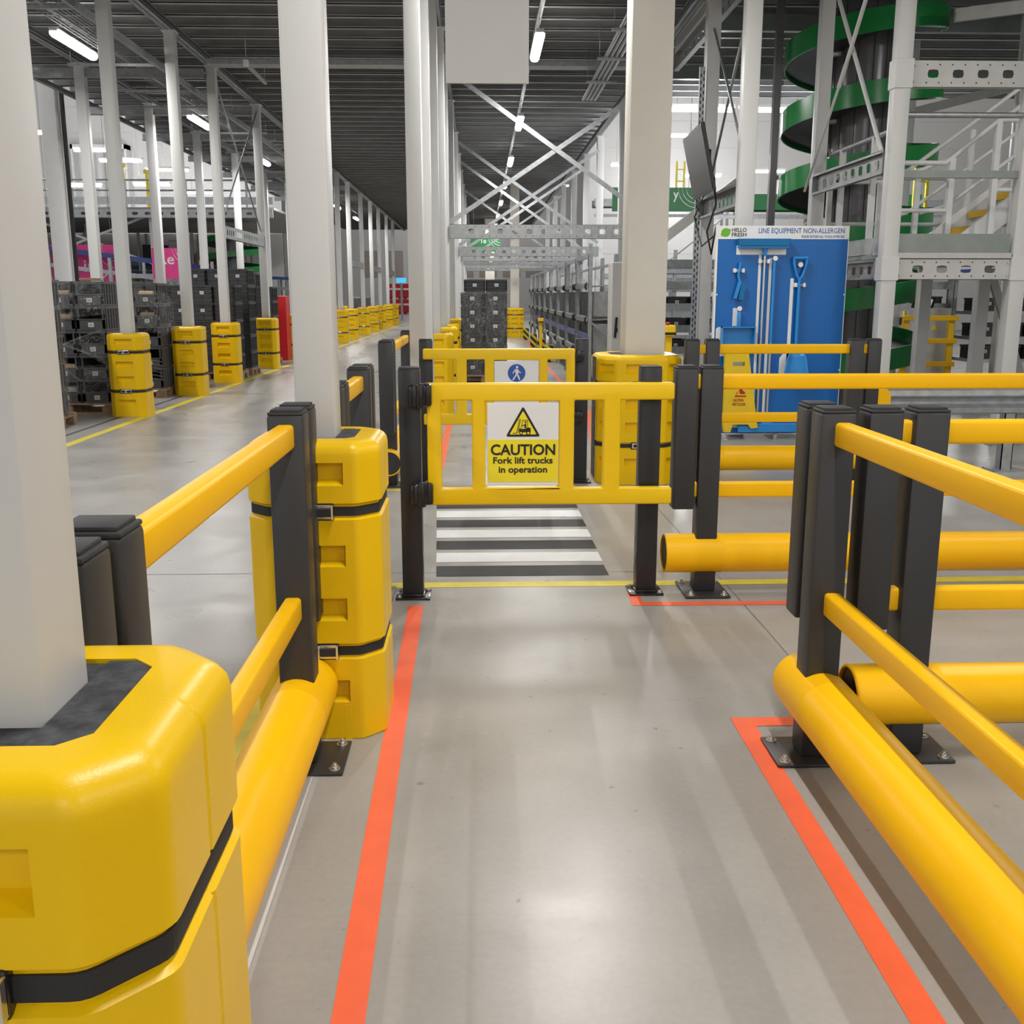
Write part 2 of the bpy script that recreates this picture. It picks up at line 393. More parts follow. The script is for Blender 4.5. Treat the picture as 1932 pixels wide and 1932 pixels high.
RROW = [(11.42, 'directly behind the blue tool board'), (13.62, 'carrying the tilted flat screen'), (17.9, 'far end of the first tie beam'), (22.3, 'behind the grey flow rack, first of its row'), (26.5, 'behind the flow rack, second of its row'),
        (29.8, 'behind the flow rack, third of its row'), (33.7, 'behind the flow rack, fourth of its row'), (38.0, 'behind the flow rack, fifth of its row'), (42.0, 'behind the flow rack, sixth of its row'), (46.5, 'behind the flow rack, last of its row')]
for y, ph in RROW: column('steel_column', (2.86 if y < 12 else 2.92) if y < 15 else 3.0, y, CTOP, .17, .17, 'white steel column ' + ph, group='columns on the far side of the walkway')
# girders under the deck
def girder(x, y0, y1, z0, z1, label, w_=.12):
    m = MB(); m.box(x-.006, x+.006, y0, y1, z0, z1); m.box(x-w_/2, x+w_/2, y0, y1, z0, z0+.012); m.box(x-w_/2, x+w_/2, y0, y1, z1-.012, z1)
    m.box(x+w_/2-.006, x+w_/2, y0, y1, z0, z0+.03); m.box(x-w_/2, x-w_/2+.006, y0, y1, z0, z0+.03)
    return tag(m.build('deck_girder', M['galv']), label, 'girder', 'deck girders')
girder(-.575, -11, 65, CTOP, 5.46, 'long steel girder under the deck above the walkway columns')
girder(-4.56, 5, 65, CTOP, 5.46, 'long steel girder under the deck beyond the open aisle', .16)
girder(-6.72, 5, 50, CTOP, 5.46, 'long steel girder on the columns behind the tote stacks', .16)
girder(-8.06, -10, 64, 5.385, 5.455, 'long steel girder at the outermost deck edge of the tote-side hall', .10)
for i, y in enumerate([18.7, 22.4, 26.0, 29.9, 33.8, 37.8, 42]):
    m = MB(); m.box(-8.0, -6.81, y-.005, y+.005, 5.15, 5.295); m.box(-8.0, -6.81, y-.06, y+.06, 5.14, 5.15); m.box(-6.63, -4.65, y-.05, y+.05, 5.14, 5.15); m.box(-6.63, -4.65, y-.005, y+.005, 5.15, 5.295)
    tag(m.build('cross_girder', M['beamg']), 'cross girder from the deck edge to the open aisle row, %s from the front' % ORD[i], 'girder', 'cross girders under the deck')
girder(2.93, -8, 60, CTOP, 5.46, 'long steel girder along the deck edge above the tool board', .14)

# perforated beams
def pbeam(name, label, p, axis, L, z0, z1, pitch=.19, hw=.075, hh=.085, depth=.06, face=-1, mat='beamg', group=None, dots=True, cat='beam', margin=.12):
    """C-section with real holes; p=(x,y) of its start; runs +x or +y; the web faces -y (axis x) or -x (axis y)"""
    m = MB(); H = z1 - z0; zc = (z0+z1)/2
    n = max(1, int((L - 2*margin) / pitch)); off = (L - n*pitch)/2
    def cell(a0, a1, hole):
        if not hole:
            m.face([(a0, 0, z0), (a1, 0, z0), (a1, 0, z1), (a0, 0, z1)]); return
        c = (a0+a1)/2
        outer = [(a0, z0), (c, z0), (a1, z0), (a1, zc), (a1, z1), (c, z1), (a0, z1), (a0, zc)]
        angs = [225, 270, 315, 0, 45, 90, 135, 180]
        inner = []
        for a in angs:
            ca, sa = math.cos(math.radians(a)), math.sin(math.radians(a))
            k = 1.0 if a % 90 == 0 else 1.18
            inner.append((c + ca*hw/2*k, zc + sa*hh/2*k))
        for k in range(8):
            k2 = (k+1) % 8
            m.face([(outer[k][0], 0, outer[k][1]), (outer[k2][0], 0, outer[k2][1]), (inner[k2][0], 0, inner[k2][1]), (inner[k][0], 0, inner[k][1])])
            m.face([(inner[k][0], 0, inner[k][1]), (inner[k2][0], 0, inner[k2][1]), (inner[k2][0], .004, inner[k2][1]), (inner[k][0], .004, inner[k][1])])
        if dots:
            for q in (.25, .75):
                for zz in (z0 + H*.17, z1 - H*.17):
                    x = a0 + (a1-a0)*q
                    m.face([(x + .008*math.cos(t*PI/3), -.0012, zz + .008*math.sin(t*PI/3)) for t in range(6)], 1)
    cell(0, off, False); cell(L-off, L, False)
    for k in range(n): cell(off + k*pitch, off + (k+1)*pitch, True)
    m.box(0, L, 0, depth, z1-.004, z1); m.box(0, L, 0, depth, z0, z0+.004)
    m.box(0, L, depth-.004, depth, z1-.025, z1); m.box(0, L, depth-.004, depth, z0, z0+.025)
    m.box(0, .004, 0, depth, z0, z1); m.box(L-.004, L, 0, depth, z0, z1)
    for x in (.03, L-.03):
        for zz in (z0+H*.2, z1-H*.2): m.tube([(x, -.012, zz), (x, 0, zz)], .011, 6)
    o = m.build(name, [M[mat], M['dark']], loc=(p[0], p[1], 0), rz=0 if axis == 'x' else PI/2, fix=False)
    return tag(o, label, cat, group)
for i, y in enumerate([17.78, 25.88, 29.7, 33.6, 37.7, 41.9]):
    pbeam('tie_beam', 'galvanised perforated tie beam across the walkway, %s from the front' % ORD[i], (-.50, y), 'x', 3.42, 2.47, 2.70, pitch=.245, hw=.10, hh=.085, group='tie beams over the walkway')
pbeam('tie_beam', 'perforated beam between two pale columns beyond the open aisle', (-4.50, 18.94), 'y', 3.4, 2.53, 2.75, pitch=.15, hw=.075, hh=.11)
pbeam('tie_beam', 'short perforated beam behind the hanging flat screen', (2.86, 11.52), 'y', 2.0, 2.49, 2.73, pitch=.2, hw=.09, hh=.11, depth=.07)
for i, (y0, y1) in enumerate([(37.4, 41.1), (44.9, 48.2), (52.4, 55.9)]):
    pbeam('tie_beam', 'distant perforated beam in the row beyond the open aisle, %s bay' % ORD[i], (-4.50, y0), 'y', y1-y0, 2.53, 2.75, pitch=.3, hw=.12, hh=.1, dots=False)
def xbrace(pts, label, w_=.07, name='cross_brace', mat='galv'):
    t = thing(name, label, 'brace', ((pts[0][0]+pts[1][0])/2, (pts[0][1]+pts[1][1])/2, 0))
    o = Vector(t.location)
    for i in (0, 2): MB().bar(Vector(pts[i])-o, Vector(pts[i+1])-o, w_ if i == 0 else w_*.9, .012 if w_ > .04 else w_).build('brace_bar', M[mat], t)
    return t
for i, (y, xr) in enumerate([(17.95, 2.92), (26.05, 2.92), (29.85, 2.92), (37.85, 2.92)]):
    t = thing('cross_brace', 'flat steel cross brace above the walkway, %s from the front' % ORD[i], 'brace', (1.2, y, 0), 0, 'cross braces over the walkway')
    MB().bar((-1.70, .0, 5.15), (xr-1.2, .0, 2.80), .012, .075).build('brace_bar', M['galv'], t)
    MB().bar((-1.70, .02, 2.74), (xr-1.2, .02, 4.98), .012, .075).build('brace_bar', M['galv'], t)
t = thing('cross_brace', 'thin rod cross brace between pale columns beyond the open aisle', 'brace', (-4.56, 20.6, 0))
MB().tube([(0, -1.64, 5.3), (0, 1.72, 2.85)], .016, 6).build('brace_rod', M['galv'], t)
MB().tube([(.03, 1.72, 5.2), (.03, -1.64, 2.85)], .016, 6).build('brace_rod', M['galv'], t)
t = thing('cross_brace', 'thin rod cross brace beside the hanging flat screen', 'brace', (2.91, 12.5, 0))
MB().tube([(0, -.96, 2.85), (0, 1.0, 4.75)], .016, 8).build('brace_rod', M['galv'], t)
MB().tube([(.03, -.96, 5.0), (.03, 1.0, 3.0)], .016, 8).build('brace_rod', M['galv'], t)

# ------------------------------------------------------------------ ceiling lamps
LP = None
RX = .85
for i, y in enumerate([-11.0, -4.5, 2.3, 9.2, 15.8, 22.5, 28.8, 34.8, 41.4, 48, 54.5, 61]):
    vis = i - 4
    lab = ('bright batten lamp over the walkway, %s visible beyond the blank hanging panel' % ORD[vis]) if vis >= 0 else ('batten lamp over the walkway nearer than the blank panel, %s from the back wall end' % ORD[i])
    if LP is None: LP = lamp_proto('batten_lamp', lab, 'ceiling lamp', (RX, y, 5.02), 'batten lamps over the walkway'); o = LP
    else: o = dup(LP, (RX, y, 5.02), label=lab)
    add_area(o, LAMP_W, .10, 1.4, (0, 0, -.05))
for i, y in enumerate([-5, 2.0, 9.0, 15.9, 22.6, 28.9, 35.9, 43.5, 50]):
    lab = 'bright batten lamp near the outer deck edge above the tote stacks, %s of its row' % ORD[i]
    o = dup(LP, (-5.76, y, 5.02), label=lab, group='batten lamps above the tote stacks')
    add_area(o, LAMP_W, .10, 1.4, (0, 0, -.05))
for i, (x, y) in enumerate([(6.0, -2), (6.0, 5.5), (9.5, 11.5), (13, 4)]):  # unseen lamps, added to light the area below the side deck
    o = dup(LP, (x, y, 5.47), label='unseen batten lamp added to light the side deck area, %s from the camera side' % ORD[i], group='unseen lamps added under the side deck')
    add_area(o, LAMP_W*1.1, .10, 1.4, (0, 0, -.05))
def hall_lamp(x, y, z, label, e=HALL_W):
    t = thing('hall_lamp', label, 'hall lamp', (x, y, z), 0, 'lamps hanging in the high halls')
    MB().box(-.75, .75, -.09, .09, .06, .13, .01).build('housing', M['white'], t)
    MB().box(-.72, .72, -.075, .075, -.02, .06, .02).build('diffuser', M['hlamp'], t)
    rods('hanger', t, [((q, 0, .13), (q, 0, (13.0 if z > 5.5 or y > 24.5 else 6.045) - z)) for q in (-.5, .5)], n=5)
    if e:
        l = bpy.data.lights.new('lamp_light', 'POINT'); l.energy = e; l.shadow_soft_size = .35; l.color = (.98, .98, 1.0)
        o = bpy.data.objects.new('lamp_light', l); COL.objects.link(o); o.location = (0, 0, -.45); o.parent = t
    return t
for i, (x, y, z) in enumerate([(-16.0, 40, 7.3), (-14.1, 40, 6.7), (-12.5, 38, 6.1), (-15.2, 41.5, 5.6), (-10.9, 38, 5.8), (-13.3, 44, 5.9), (-11.2, 44, 5.6), (-19, 30, 8), (-16, 18, 8), (-14, 6, 8)]):
    hall_lamp(x, y, z, 'linear lamp hanging before the white wall panels of the tote-side hall, %s in order' % ORD[i], HALL_W if i in (0, 2, 5, 7, 8, 9) else 0)
for i, (x, y, z) in enumerate([(4.8, 23.4, 5.45), (6.4, 23.4, 5.45), (8.0, 23.4, 5.45), (9.6, 36, 5.6), (7.4, 40, 7.3), (5.9, 42, 6.5), (8.8, 42, 6.1), (12.4, 36, 5.6), (14.5, 30, 7.0), (10.5, 30, 7.5)]):
    hall_lamp(x, y, z, ('%s of the three bright lamps in line behind the spiral conveyor' % ORD[i]) if i < 3 else 'linear lamp hanging in the hall behind the spiral conveyor, %s in order' % ORD[i-3], HALL_W*.8 if i in (0, 2, 4, 6, 8, 9) else 0)
for i, (x, y, z) in enumerate([(-8, 76, 9.5), (0, 76, 9.5), (6, 80, 9.5), (-4, 90, 9.5)]):  # added lamps that brighten the dark corridor end and back wall
    hall_lamp(x, y, z, 'high lamp added to brighten the dark end beyond the aisle deck, %s in order' % ORD[i], HALL_W*1.3)
# conduit above the walkway lamps, and empty lamp bar
def conduit(label, x, ya, yb, zt, nh):
    t = thing('cable_conduit', label, 'conduit', (x, (ya+yb)/2, 5.2)); h = (yb-ya)/2
    MB().box(-.03, .03, -h, h, .10, .14).build('trunking', M['galv'], t)
    rods('hanger', t, [((0, -h+1+k*(2*h-2)/(nh-1), .14), (0, -h+1+k*(2*h-2)/(nh-1), zt-5.2)) for k in range(nh)])
conduit('thin grey conduit linking the walkway lamps', RX, -12, 62, 5.47, 20)
conduit('thin grey conduit linking the lamps above the tote stacks', -5.76, -7, 52, 5.47, 16)
# blank hanging panel
t = thing('blank_sign', 'large blank grey panel hanging over the near gate', 'panel', (.045, 6.4, 0))
MB().box(-.235, .25, -.01, .01, 2.76, 4.3).build('board', M['panel'], t)
rods('cord', t, [((x, 0, 4.3), (x, 0, 5.47)) for x in (-.2, .2)])
# trapeze bars, mesh trays and channels near the deck edge above the tote stacks
for i, y in enumerate([14.0, 17.3, 19.4, 21.0, 24.2, 25.2, 27.4, 31.6]):
    t = thing('trapeze_hanger', 'galvanised trapeze bar hanging under the deck above the tote stacks, %s from the front' % ORD[i], 'hanger', (-5.65, y, 5.06), 0, 'trapeze bars under the deck')
    MB().box(-.75, .95, -.02, .02, -.02, .02).build('crossbar', M['galv'], t)
    rods('rod', t, [((x, 0, -.05), (x, 0, .40)) for x in (-.7, .92)], .007)
t = thing('wire_tray', 'wire mesh cable tray under the deck above the tote stacks', 'cable tray', (-5.35, 22, 5.09))
m = MB()
for k in range(9): m.bar((-.25+k*.0625, -10, 0), (-.25+k*.0625, 11, 0), .006, .006)
for k in range(150): m.bar((-.25, -10+k*.14, .006), (.25, -10+k*.14, .006), .006, .006)
o = m.build('tray_mesh', M['galv'], t)
o = pbeam('hanging_channel', 'perforated steel channel running under the deck above the tote stacks', (-4.85, 12), 'y', 24, 4.93, 5.03, pitch=.3, hw=.03, hh=.02, depth=.05, dots=False, mat='galv', cat='channel')
t = thing('unlit_lamp_bar', 'short dark unlit bar hanging below the open aisle deck', 'lamp bar', (-3.55, 17.6, 4.98))
MB().box(-.025, .025, -.75, .75, 0, .05, .006).build('bar', M['galv'], t)
MB().box(-.035, .035, -.77, -.67, -.01, .08, .006).build('end_cap', M['white'], t)
rods('rod', t, [((0, y, .05), (0, y, .775)) for y in (-.7, .7)])
for i, y in enumerate([18.0]):
    t = thing('perforated_cable_tray', 'wide perforated cable tray crossing under the aisle deck', 'cable tray', (-.9, y, 5.2))
    MB().box(-3.5, 3.6, -.15, .15, 0, .004).box(-3.5, 3.6, -.154, -.15, 0, .08).box(-3.5, 3.6, .15, .154, 0, .08).build('tray', M['galv'], t)
    rods('rod', t, [((x, 0, .0), (x, 0, .255)) for x in (-2.8, 0, 2.8)])
t = thing('cable_ladder', 'pipe bundle slanting under the deck beside the big white column', 'cable ladder', (2.0, 14.5, 4.95))
for k in range(4): MB().tube([(-.12+k*.07, -4.5, .03), (-.12+k*.07, 5, .03)], .028, 8).build('pipe', M['galv'], t)
for k in range(5): MB().box(-.25, .25, -3.6+k*1.7, -3.52+k*1.7, -.03, .0).build('bracket', M['galv'], t)
rods('rod', t, [((-.22, -3.56+k*1.7, 0), (-.22, -3.56+k*1.7, .5)) for k in range(5)])

# ------------------------------------------------------------------ column guards
def ring_pts(w_, c, r=.018, inset=0.0):
    """front half outline (y<=0) from right seam to left seam"""
    cor = [(w_, -(w_-c)), (w_-c, -w_), (-(w_-c), -w_), (-w_, -(w_-c))]
    P = [(w_-.005, 0.0), (w_, -.007)]
    pts = [(w_, 0)] + cor + [(-w_, 0)]
    for i in range(1, 5):
        a, b, d = Vector(pts[i-1]), Vector(pts[i]), Vector(pts[i+1])
        u = (a-b).normalized(); v = (d-b).normalized()
        p0, p2 = b+u*r, b+v*r
        for t_ in (0, .33, .67, 1): P.append(tuple((1-t_)**2*p0 + 2*t_*(1-t_)*b + t_*t_*p2))
    P.append((-w_, -.007)); P.append((-w_+.005, 0.0))
    k = (w_-inset)/w_
    return [(x*k, min(-0.0, y*k)) for x, y in P]
def guard(name, label, loc, rz=0.0, w_=.23, c=.075, H=1.067, hole=.1375, group=None, detail=True):
    t = thing(name, label, 'column guard', loc, rz, group)
    S1, S2 = .329, .828; sh = .021
    pk = [(.140, .222), (.440, .522), (.634, .710), (.918, .996)]
    z = [(0, .004), (.006, 0), (pk[0][0], 0), (pk[0][1], 0), (S1-sh-.008, 0), (S1-sh, .012), (S1+sh, .012), (S1+sh+.008, 0), (pk[1][0], 0), (pk[1][1], 0), (pk[2][0], 0), (pk[2][1], 0),
         (S2-sh-.008, 0), (S2-sh, .012), (S2+sh, .012), (S2+sh+.008, 0), (pk[3][0], 0), (pk[3][1], 0)]
    R = .045
    for a in (0, 22, 45, 68, 90): z.append((H-R+R*math.sin(math.radians(a)), R*(1-math.cos(math.radians(a)))))
    for half in (0, 1):
        m = MB(); bm = m.bm; rings = []
        sg = 1 if half == 0 else -1
        T = lambda x, y, zz: (x*sg, y*sg, zz)
        prev = None
        for zz, ins in z:
            rings.append([bm.verts.new(T(x, y, zz)) for x, y in ring_pts(w_, c, min(.018, c*.3), ins)])
        n = len(rings[0]); FI = (9,) if w_ < .3 else (5, 9, 13)   # front flat segment: between corner 2 end (index 8) and corner 3 start (9)
        for k in range(len(z)-1):
            for i in range(n-1):
                pocket = i in FI and any(abs(z[k][0]-a) < 1e-6 and abs(z[k+1][0]-b) < 1e-6 for a, b in pk)
                if pocket:
                    z0, z1 = z[k][0], z[k+1][0]
                    A_, B_ = rings[k][i].co.to_2d(), rings[k][i+1].co.to_2d(); L_ = (B_-A_).length; u_ = (B_-A_)/L_; c_ = (A_+B_)/2
                    nin = Vector((-u_.y, u_.x))
                    if nin.dot(c_) > 0: nin = -nin
                    pw = min((.11 if w_ < .3 else .128), L_*.42); d = .03; e = .008
                    pt = lambda q, dd, zz: ((c_+u_*q+nin*dd).x, (c_+u_*q+nin*dd).y, zz)
                    for q0, q1 in ((-L_/2, -pw), (pw, L_/2)): m.face([pt(q0, 0, z0), pt(q1, 0, z0), pt(q1, 0, z1), pt(q0, 0, z1)])
                    o4 = [pt(-pw, 0, z0), pt(pw, 0, z0), pt(pw, 0, z1), pt(-pw, 0, z1)]
                    i4 = [pt(-pw+e, d, z0+e*2), pt(pw-e, d, z0+e*2), pt(pw-e, d, z1-e*.3), pt(-pw+e, d, z1-e*.3)]
                    for q in range(4): m.face([o4[q], o4[(q+1)%4], i4[(q+1)%4], i4[q]])
                    m.face(i4)
                else:
                    f = bm.faces.new((rings[k][i], rings[k][i+1], rings[k+1][i+1], rings[k+1][i])); f.smooth = True
        # top to the square hole, then down
        sq = []
        for v in rings[-1]:
            x, y = v.co.x, v.co.y; kk = hole/max(abs(x), abs(y)); sq.append(bm.verts.new((x*kk, y*kk, H)))
        dn = [bm.verts.new((v.co.x, v.co.y, H-.12)) for v in sq]
        for i in range(n-1):
            bm.faces.new((rings[-1][i], rings[-1][i+1], sq[i+1], sq[i])).smooth = True
            bm.faces.new((sq[i], sq[i+1], dn[i+1], dn[i]))
        if detail:
            # drain slot at the foot
            x0 = .10
            m.box(x0-.012 if sg > 0 else -x0-.012, x0+.012 if sg > 0 else -x0+.012, min(-w_*sg-.0008, -w_*sg+.002), max(-w_*sg-.0008, -w_*sg+.002), .0, .13)
        bmesh.ops.remove_doubles(bm, verts=bm.verts[:], dist=.00005)
        so = m.build('front_shell' if half == 0 else 'rear_shell', M['guard'], t, smooth=True)
        md = so.modifiers.new('facets', 'WEIGHTED_NORMAL'); md.keep_sharp = True; md.weight = 80
    for S in (S1, S2):
        m = MB(); inn = .0075
        P = [(x, y) for x, y in ring_pts(w_, c, min(.018, c*.3), inn) if y < -.001]; P = P + [(-x, -y) for x, y in P]
        nn = len(P)
        for i in range(nn):
            a, b = P[i], P[(i+1)%nn]
            m.face([(a[0], a[1], S-.016), (b[0], b[1], S-.016), (b[0], b[1], S+.016), (a[0], a[1], S+.016)])
            m.face([(a[0], a[1], S+.016), (b[0], b[1], S+.016), (b[0]*.96, b[1]*.96, S+.016), (a[0]*.96, a[1]*.96, S+.016)])
        so = m.build('strap', M['webbing'], t)
        m = MB(); m.box(-.075, .075, -w_-.004, -w_+.02, S-.030, S+.030, .004, 0)
        m.box(-.068, .022, -w_-.010, -w_, S-.022, S+.022, .003, 1); m.box(.008, .074, -w_-.008, -w_, S-.025, S+.025, .003, 1); m.box(.066, .074, -w_-.018, -w_, S-.025, S+.025, .002, 1); m.box(-.055, -.016, -w_-.013, -w_, S-.012, S+.012, .002, 0); m.box(.010, .068, -w_-.016, -w_, S-.015, S+.015, .004, 2)
        m.box(-.012, .010, -w_-.014, -w_, S-.024, S+.024, .003, 1)
        m.build('buckle', [M['black'], M['chrome'], M['webbing']], so)
    m = MB(); q = hole - .002; m.box(-q, q, -q, q, H-.12, H-.022)
    m.build('felt_liner', M['foam'], t)
    return t
# felt_liner is cut around the column: four strips
def liner(t, H, hole, cx, cy, hs):
    for o in list(t.children):
        if o.name.startswith('felt_liner'): bpy.data.objects.remove(o)
    m = MB(); q = hole-.002; e = hs + .001
    m.box(-q, cx-e, -q, q, H-.12, H-.004); m.box(cx+e, q, -q, q, H-.12, H-.002)
    m.box(cx-e, cx+e, -q, cy-e, H-.12, H-.008); m.box(cx-e, cx+e, cy+e, q, H-.12, H-.006)
    m.build('felt_liner', M['foam'], t)
GH = 1.067
gp = guard('column_guard', 'yellow plastic column guard nearest the camera, grey felt in its top', (-.575, 1.198, 0)); liner(gp, GH, .1375, 0, 0, .07)
dup(gp, (-.575, 3.655, 0), label='tall yellow column guard standing behind the near barrier end post')
for y, lab in ((13.5, 'frontmost yellow column guard behind the far gate'), (16.15, 'second yellow column guard behind the far gate'), (17.9, 'third yellow column guard behind the far gate'), (21.85, 'yellow column guard touching the shrink-wrapped tote stack')):
    dup(gp, (-.575, y, 0), label=lab)
gl = guard('column_guard', 'yellow column guard in the row beyond the open aisle, first from the front', (-4.56, LROW[0], 0), group='guards beyond the open aisle'); liner(gl, GH, .1375, 0, 0, .0775)
for i, y in enumerate(LROW[1:]): dup(gl, (-4.56, y, 0), label='yellow column guard in the row beyond the open aisle, %s from the front' % ORD[i+1])
for i, y in enumerate([41, 46, 50.5, 55]):
    dup(gl, (-6.0, y, 0), label='partly hidden yellow guard behind the far row of guards, %s from the front' % ORD[i], group='half hidden far guards')
gc = guard('column_guard', 'broad yellow guard around the big white column behind the near gate', (1.315, 8.71, 0), w_=.352, c=.15, hole=.23); liner(gc, GH, .23, .05, 0, .166)
m = MB()
for k in range(6): m.box(-.356, -.35, -.12, .10, .03+k*.17, .12+k*.17)
m.box(-.3535, -.34, -.14, .12, .02, 1.04); m.build('joint_filler', M['cap'], gc)
gd = guard('column_guard', 'broad yellow guard around the distant white column at the corridor end', (1.29, 38.65, 0), w_=.325, c=.13, hole=.22, detail=False); liner(gd, GH, .22, 0, 0, .16)
column('painted_column', 1.365, 8.71, 5.44, .33, .33, 'big creamy white square column rising from the broad yellow guard', 'bigcol')
column('painted_column', 1.29, 38.65, 5.44, .32, .32, 'big white column at the end of the corridor', 'bigcol')
column('painted_column', .55, 56, 5.44, .5, .5, 'far white column half hidden behind the stacked totes', 'bigcol')
column('painted_column', -9.33, 24, 12.9, .34, .34, 'tall white hall column behind the tote stacks, with a dark pipe beside it', 'white')
m = MB(); m.tube([(-9.07, 24, 0), (-9.07, 24, 12.9)], .05, 8); tag(m.build('drain_pipe', M['post']), 'dark vertical pipe beside the tall white hall column', 'pipe')

# ------------------------------------------------------------------ barriers
TR, TZ, PW, PH = .104, .21, .113, 1.195
def barrier(label, loc, rz, posts, floats, r0, r1, tube=None, group=None, rails=((1.076, 1.153), (.513, .592)), plate=(.30, .25), offs=0.0):
    """runs along local x; posts/floats: positions; r0..r1 rails; tube: (t0,t1)"""
    t = thing('safety_barrier', label, 'barrier', loc, rz, group)
    for p in posts:
        po = MB().box(p-PW/2, p+PW/2, -PW/2, PW/2, .012, PH-.012, .010).build('post', M['post'], t, smooth=True)
        cap = MB(); cap.box(p-PW/2+.002, p+PW/2-.002, -PW/2+.002, PW/2-.002, PH-.014, PH-.004, .004); cap.box(p-PW/2+.010, p+PW/2-.010, -PW/2+.010, PW/2-.010, PH-.006, PH+.004, .003)
        cap.build('post_cap', M['cap'], po, smooth=True)
        px, py = plate
        MB().box(p-px/2, p+px/2, -py/2, py/2, 0.003, .013, .003).build('base_plate', M['post'], po, smooth=True)
        for sx in (-1, 1):
            for sy in (-1, 1):
                b = MB(); x, y = p+sx*(px/2-.03), sy*(py/2-.03)
                b.tube([(x, y, .012), (x, y, .016)], .019, 14); b.tube([(x, y, .016), (x, y, .026)], .0125, 6); b.tube([(x, y, .026), (x, y, .034)], .007, 8)
                b.build('anchor_bolt', M['zinc'], po)
    for p in floats:
        po = MB().box(p-PW/2, p+PW/2, -PW/2, PW/2, .455, PH-.012, .010).build('floating_post', M['post'], t, smooth=True)
        cap = MB(); cap.box(p-PW/2+.002, p+PW/2-.002, -PW/2+.002, PW/2-.002, PH-.014, PH-.004, .004); cap.box(p-PW/2+.010, p+PW/2-.010, -PW/2+.010, PW/2-.010, PH-.006, PH+.004, .003)
        cap.build('post_cap', M['cap'], po, smooth=True)
    for nm, (z0, z1) in zip(('top_rail', 'lower_rail'), rails):
        MB().box(r0, r1, -.027+offs, .027+offs, z0, z1, .011, seg=3).build(nm, M['rail'], t, smooth=True)
    if tube:
        a, b = tube; m = MB()
        xs = [a, a+.004, a+.30, a+.302, a+.304, a+.306, b-.306, b-.304, b-.302, b-.30, b-.004, b]
        rr = [TR-.004, TR, TR, TR-0.0, TR-0.0, TR-.001, TR-.001, TR-0.0, TR-0.0, TR, TR, TR-.004]
        m.tube([(x, 0, TZ) for x in xs], rr, 40, caps=False)
        m.tube([(x, 0, TZ) for x in (a+.05, a)], TR-.010, 40, caps=False); m.tube([(x, 0, TZ) for x in (b-.05, b)], TR-.010, 40, caps=False)
        bm = m.bm
        for x, rO, rI in ((a, TR-.004, TR-.010), (b, TR-.004, TR-.010)):
            for k in range(40):
                a0, a1 = 2*PI*k/40, 2*PI*(k+1)/40
                m.face([(x, rO*math.cos(a0), TZ+rO*math.sin(a0)), (x, rO*math.cos(a1), TZ+rO*math.sin(a1)), (x, rI*math.cos(a1), TZ+rI*math.sin(a1)), (x, rI*math.cos(a0), TZ+rI*math.sin(a0))])
        tb = m.build('bumper_tube', M['rail'], t, smooth=True)
        for x, s_ in ((a, 1), (b, -1)):
            m = MB(); m.tube([(x+s_*.03, 0, TZ), (x+s_*.012, 0, TZ)], [TR-.0105, TR-.0105], 32); m.tube([(x+s_*.012, 0, TZ), (x+s_*.008, 0, TZ)], [TR*.55, TR*.52], 24)
            m.build('end_disc', M['cap'], tb)
    return t
# near one beside the camera, guard A to guard B (runs along y -> local x = world y, local y = -world x)
barrier('yellow and charcoal barrier between the two nearest column guards', (-.61, 0, 0), PI/2, [1.61, 3.26], [1.455, 3.415], 1.44, 3.43, (1.25, 3.42), plate=(.25, .30), offs=.0)
barrier('short yellow barrier between the second guard and the near gate hinge', (-.61, 0, 0), PI/2, [4.32, 5.22], [4.165, 5.375], 4.15, 5.39, (4.06, 5.30), plate=(.25, .30))
barrier('yellow barrier behind the near gate hinge, bumper tube end facing the camera', (-.745, 0, 0), PI/2, [8.42, 10.55], [8.22], 8.21, 10.62, (8.24, 10.72), plate=(.25, .26))
barrier('yellow barrier slanting out of the frame at the camera\'s side with the nearest corner post', (1.137, 0, 0), PI/2, [3.26, .9, -1.6], [3.415], -1.7, 3.43, (-1.8, 3.42), plate=(.226, .30), offs=-.015)
barrier('yellow barrier crossing behind the nearest corner post', (0, 3.275, 0), 0, [1.447, 3.6, 5.8], [1.297], 1.29, 6.0, (1.25, 6.0), plate=(.298, .226))
barrier('long yellow barrier in line with the near gate', (0, 5.25, 0), 0, [1.18, 3.6, 6.0], [1.052], 1.045, 6.4, (.965, 6.4), plate=(.235, .31))
barrier('far yellow barrier in front of the blue tool board', (0, 8.45, 0), 0, [1.90, 3.09], [1.735, 3.235], 1.73, 3.24, (1.72, 3.25), plate=(.25, .25))

# ------------------------------------------------------------------ gates
def gate_post(label, x, y):
    t = thing('gate_post', label, 'gate post', (x, y, 0))
    MB().box(-.054, .054, -.05, .05, .012, 1.188, .008).build('upright', M['gpost'], t, smooth=True)
    MB().box(-.052, .052, -.048, .048, 1.184, 1.197, .005).build('post_cap', M['cap'], t, smooth=True)
    pl = MB(); pl.box(-.09, .09, -.085, .085, .0005, .012, .003); pl.box(-.062, .062, -.058, .058, .010, .024, .006); pl.build('base_plate', M['black'], t, smooth=True)
    for sx in (-1, 1):
        for sy in (-1, 1):
            b = MB(); x_, y_ = sx*.07, sy*.066
            b.tube([(x_, y_, .012), (x_, y_, .015)], .014, 12); b.tube([(x_, y_, .015), (x_, y_, .024)], .0095, 6); b.build('anchor_bolt', M['zinc'], t)
    return t
gate_post('charcoal gate post with the black hinges of the near gate', -.356, 5.20)
gate_post('charcoal gate post on the latch side, behind the near gate', .868, 5.245)
gate_post('charcoal gate post at the closing side of the far gate', -.445, 8.525)
gate_post('charcoal post at the far gate hinge side, by the broad column guard', .835, 8.525)

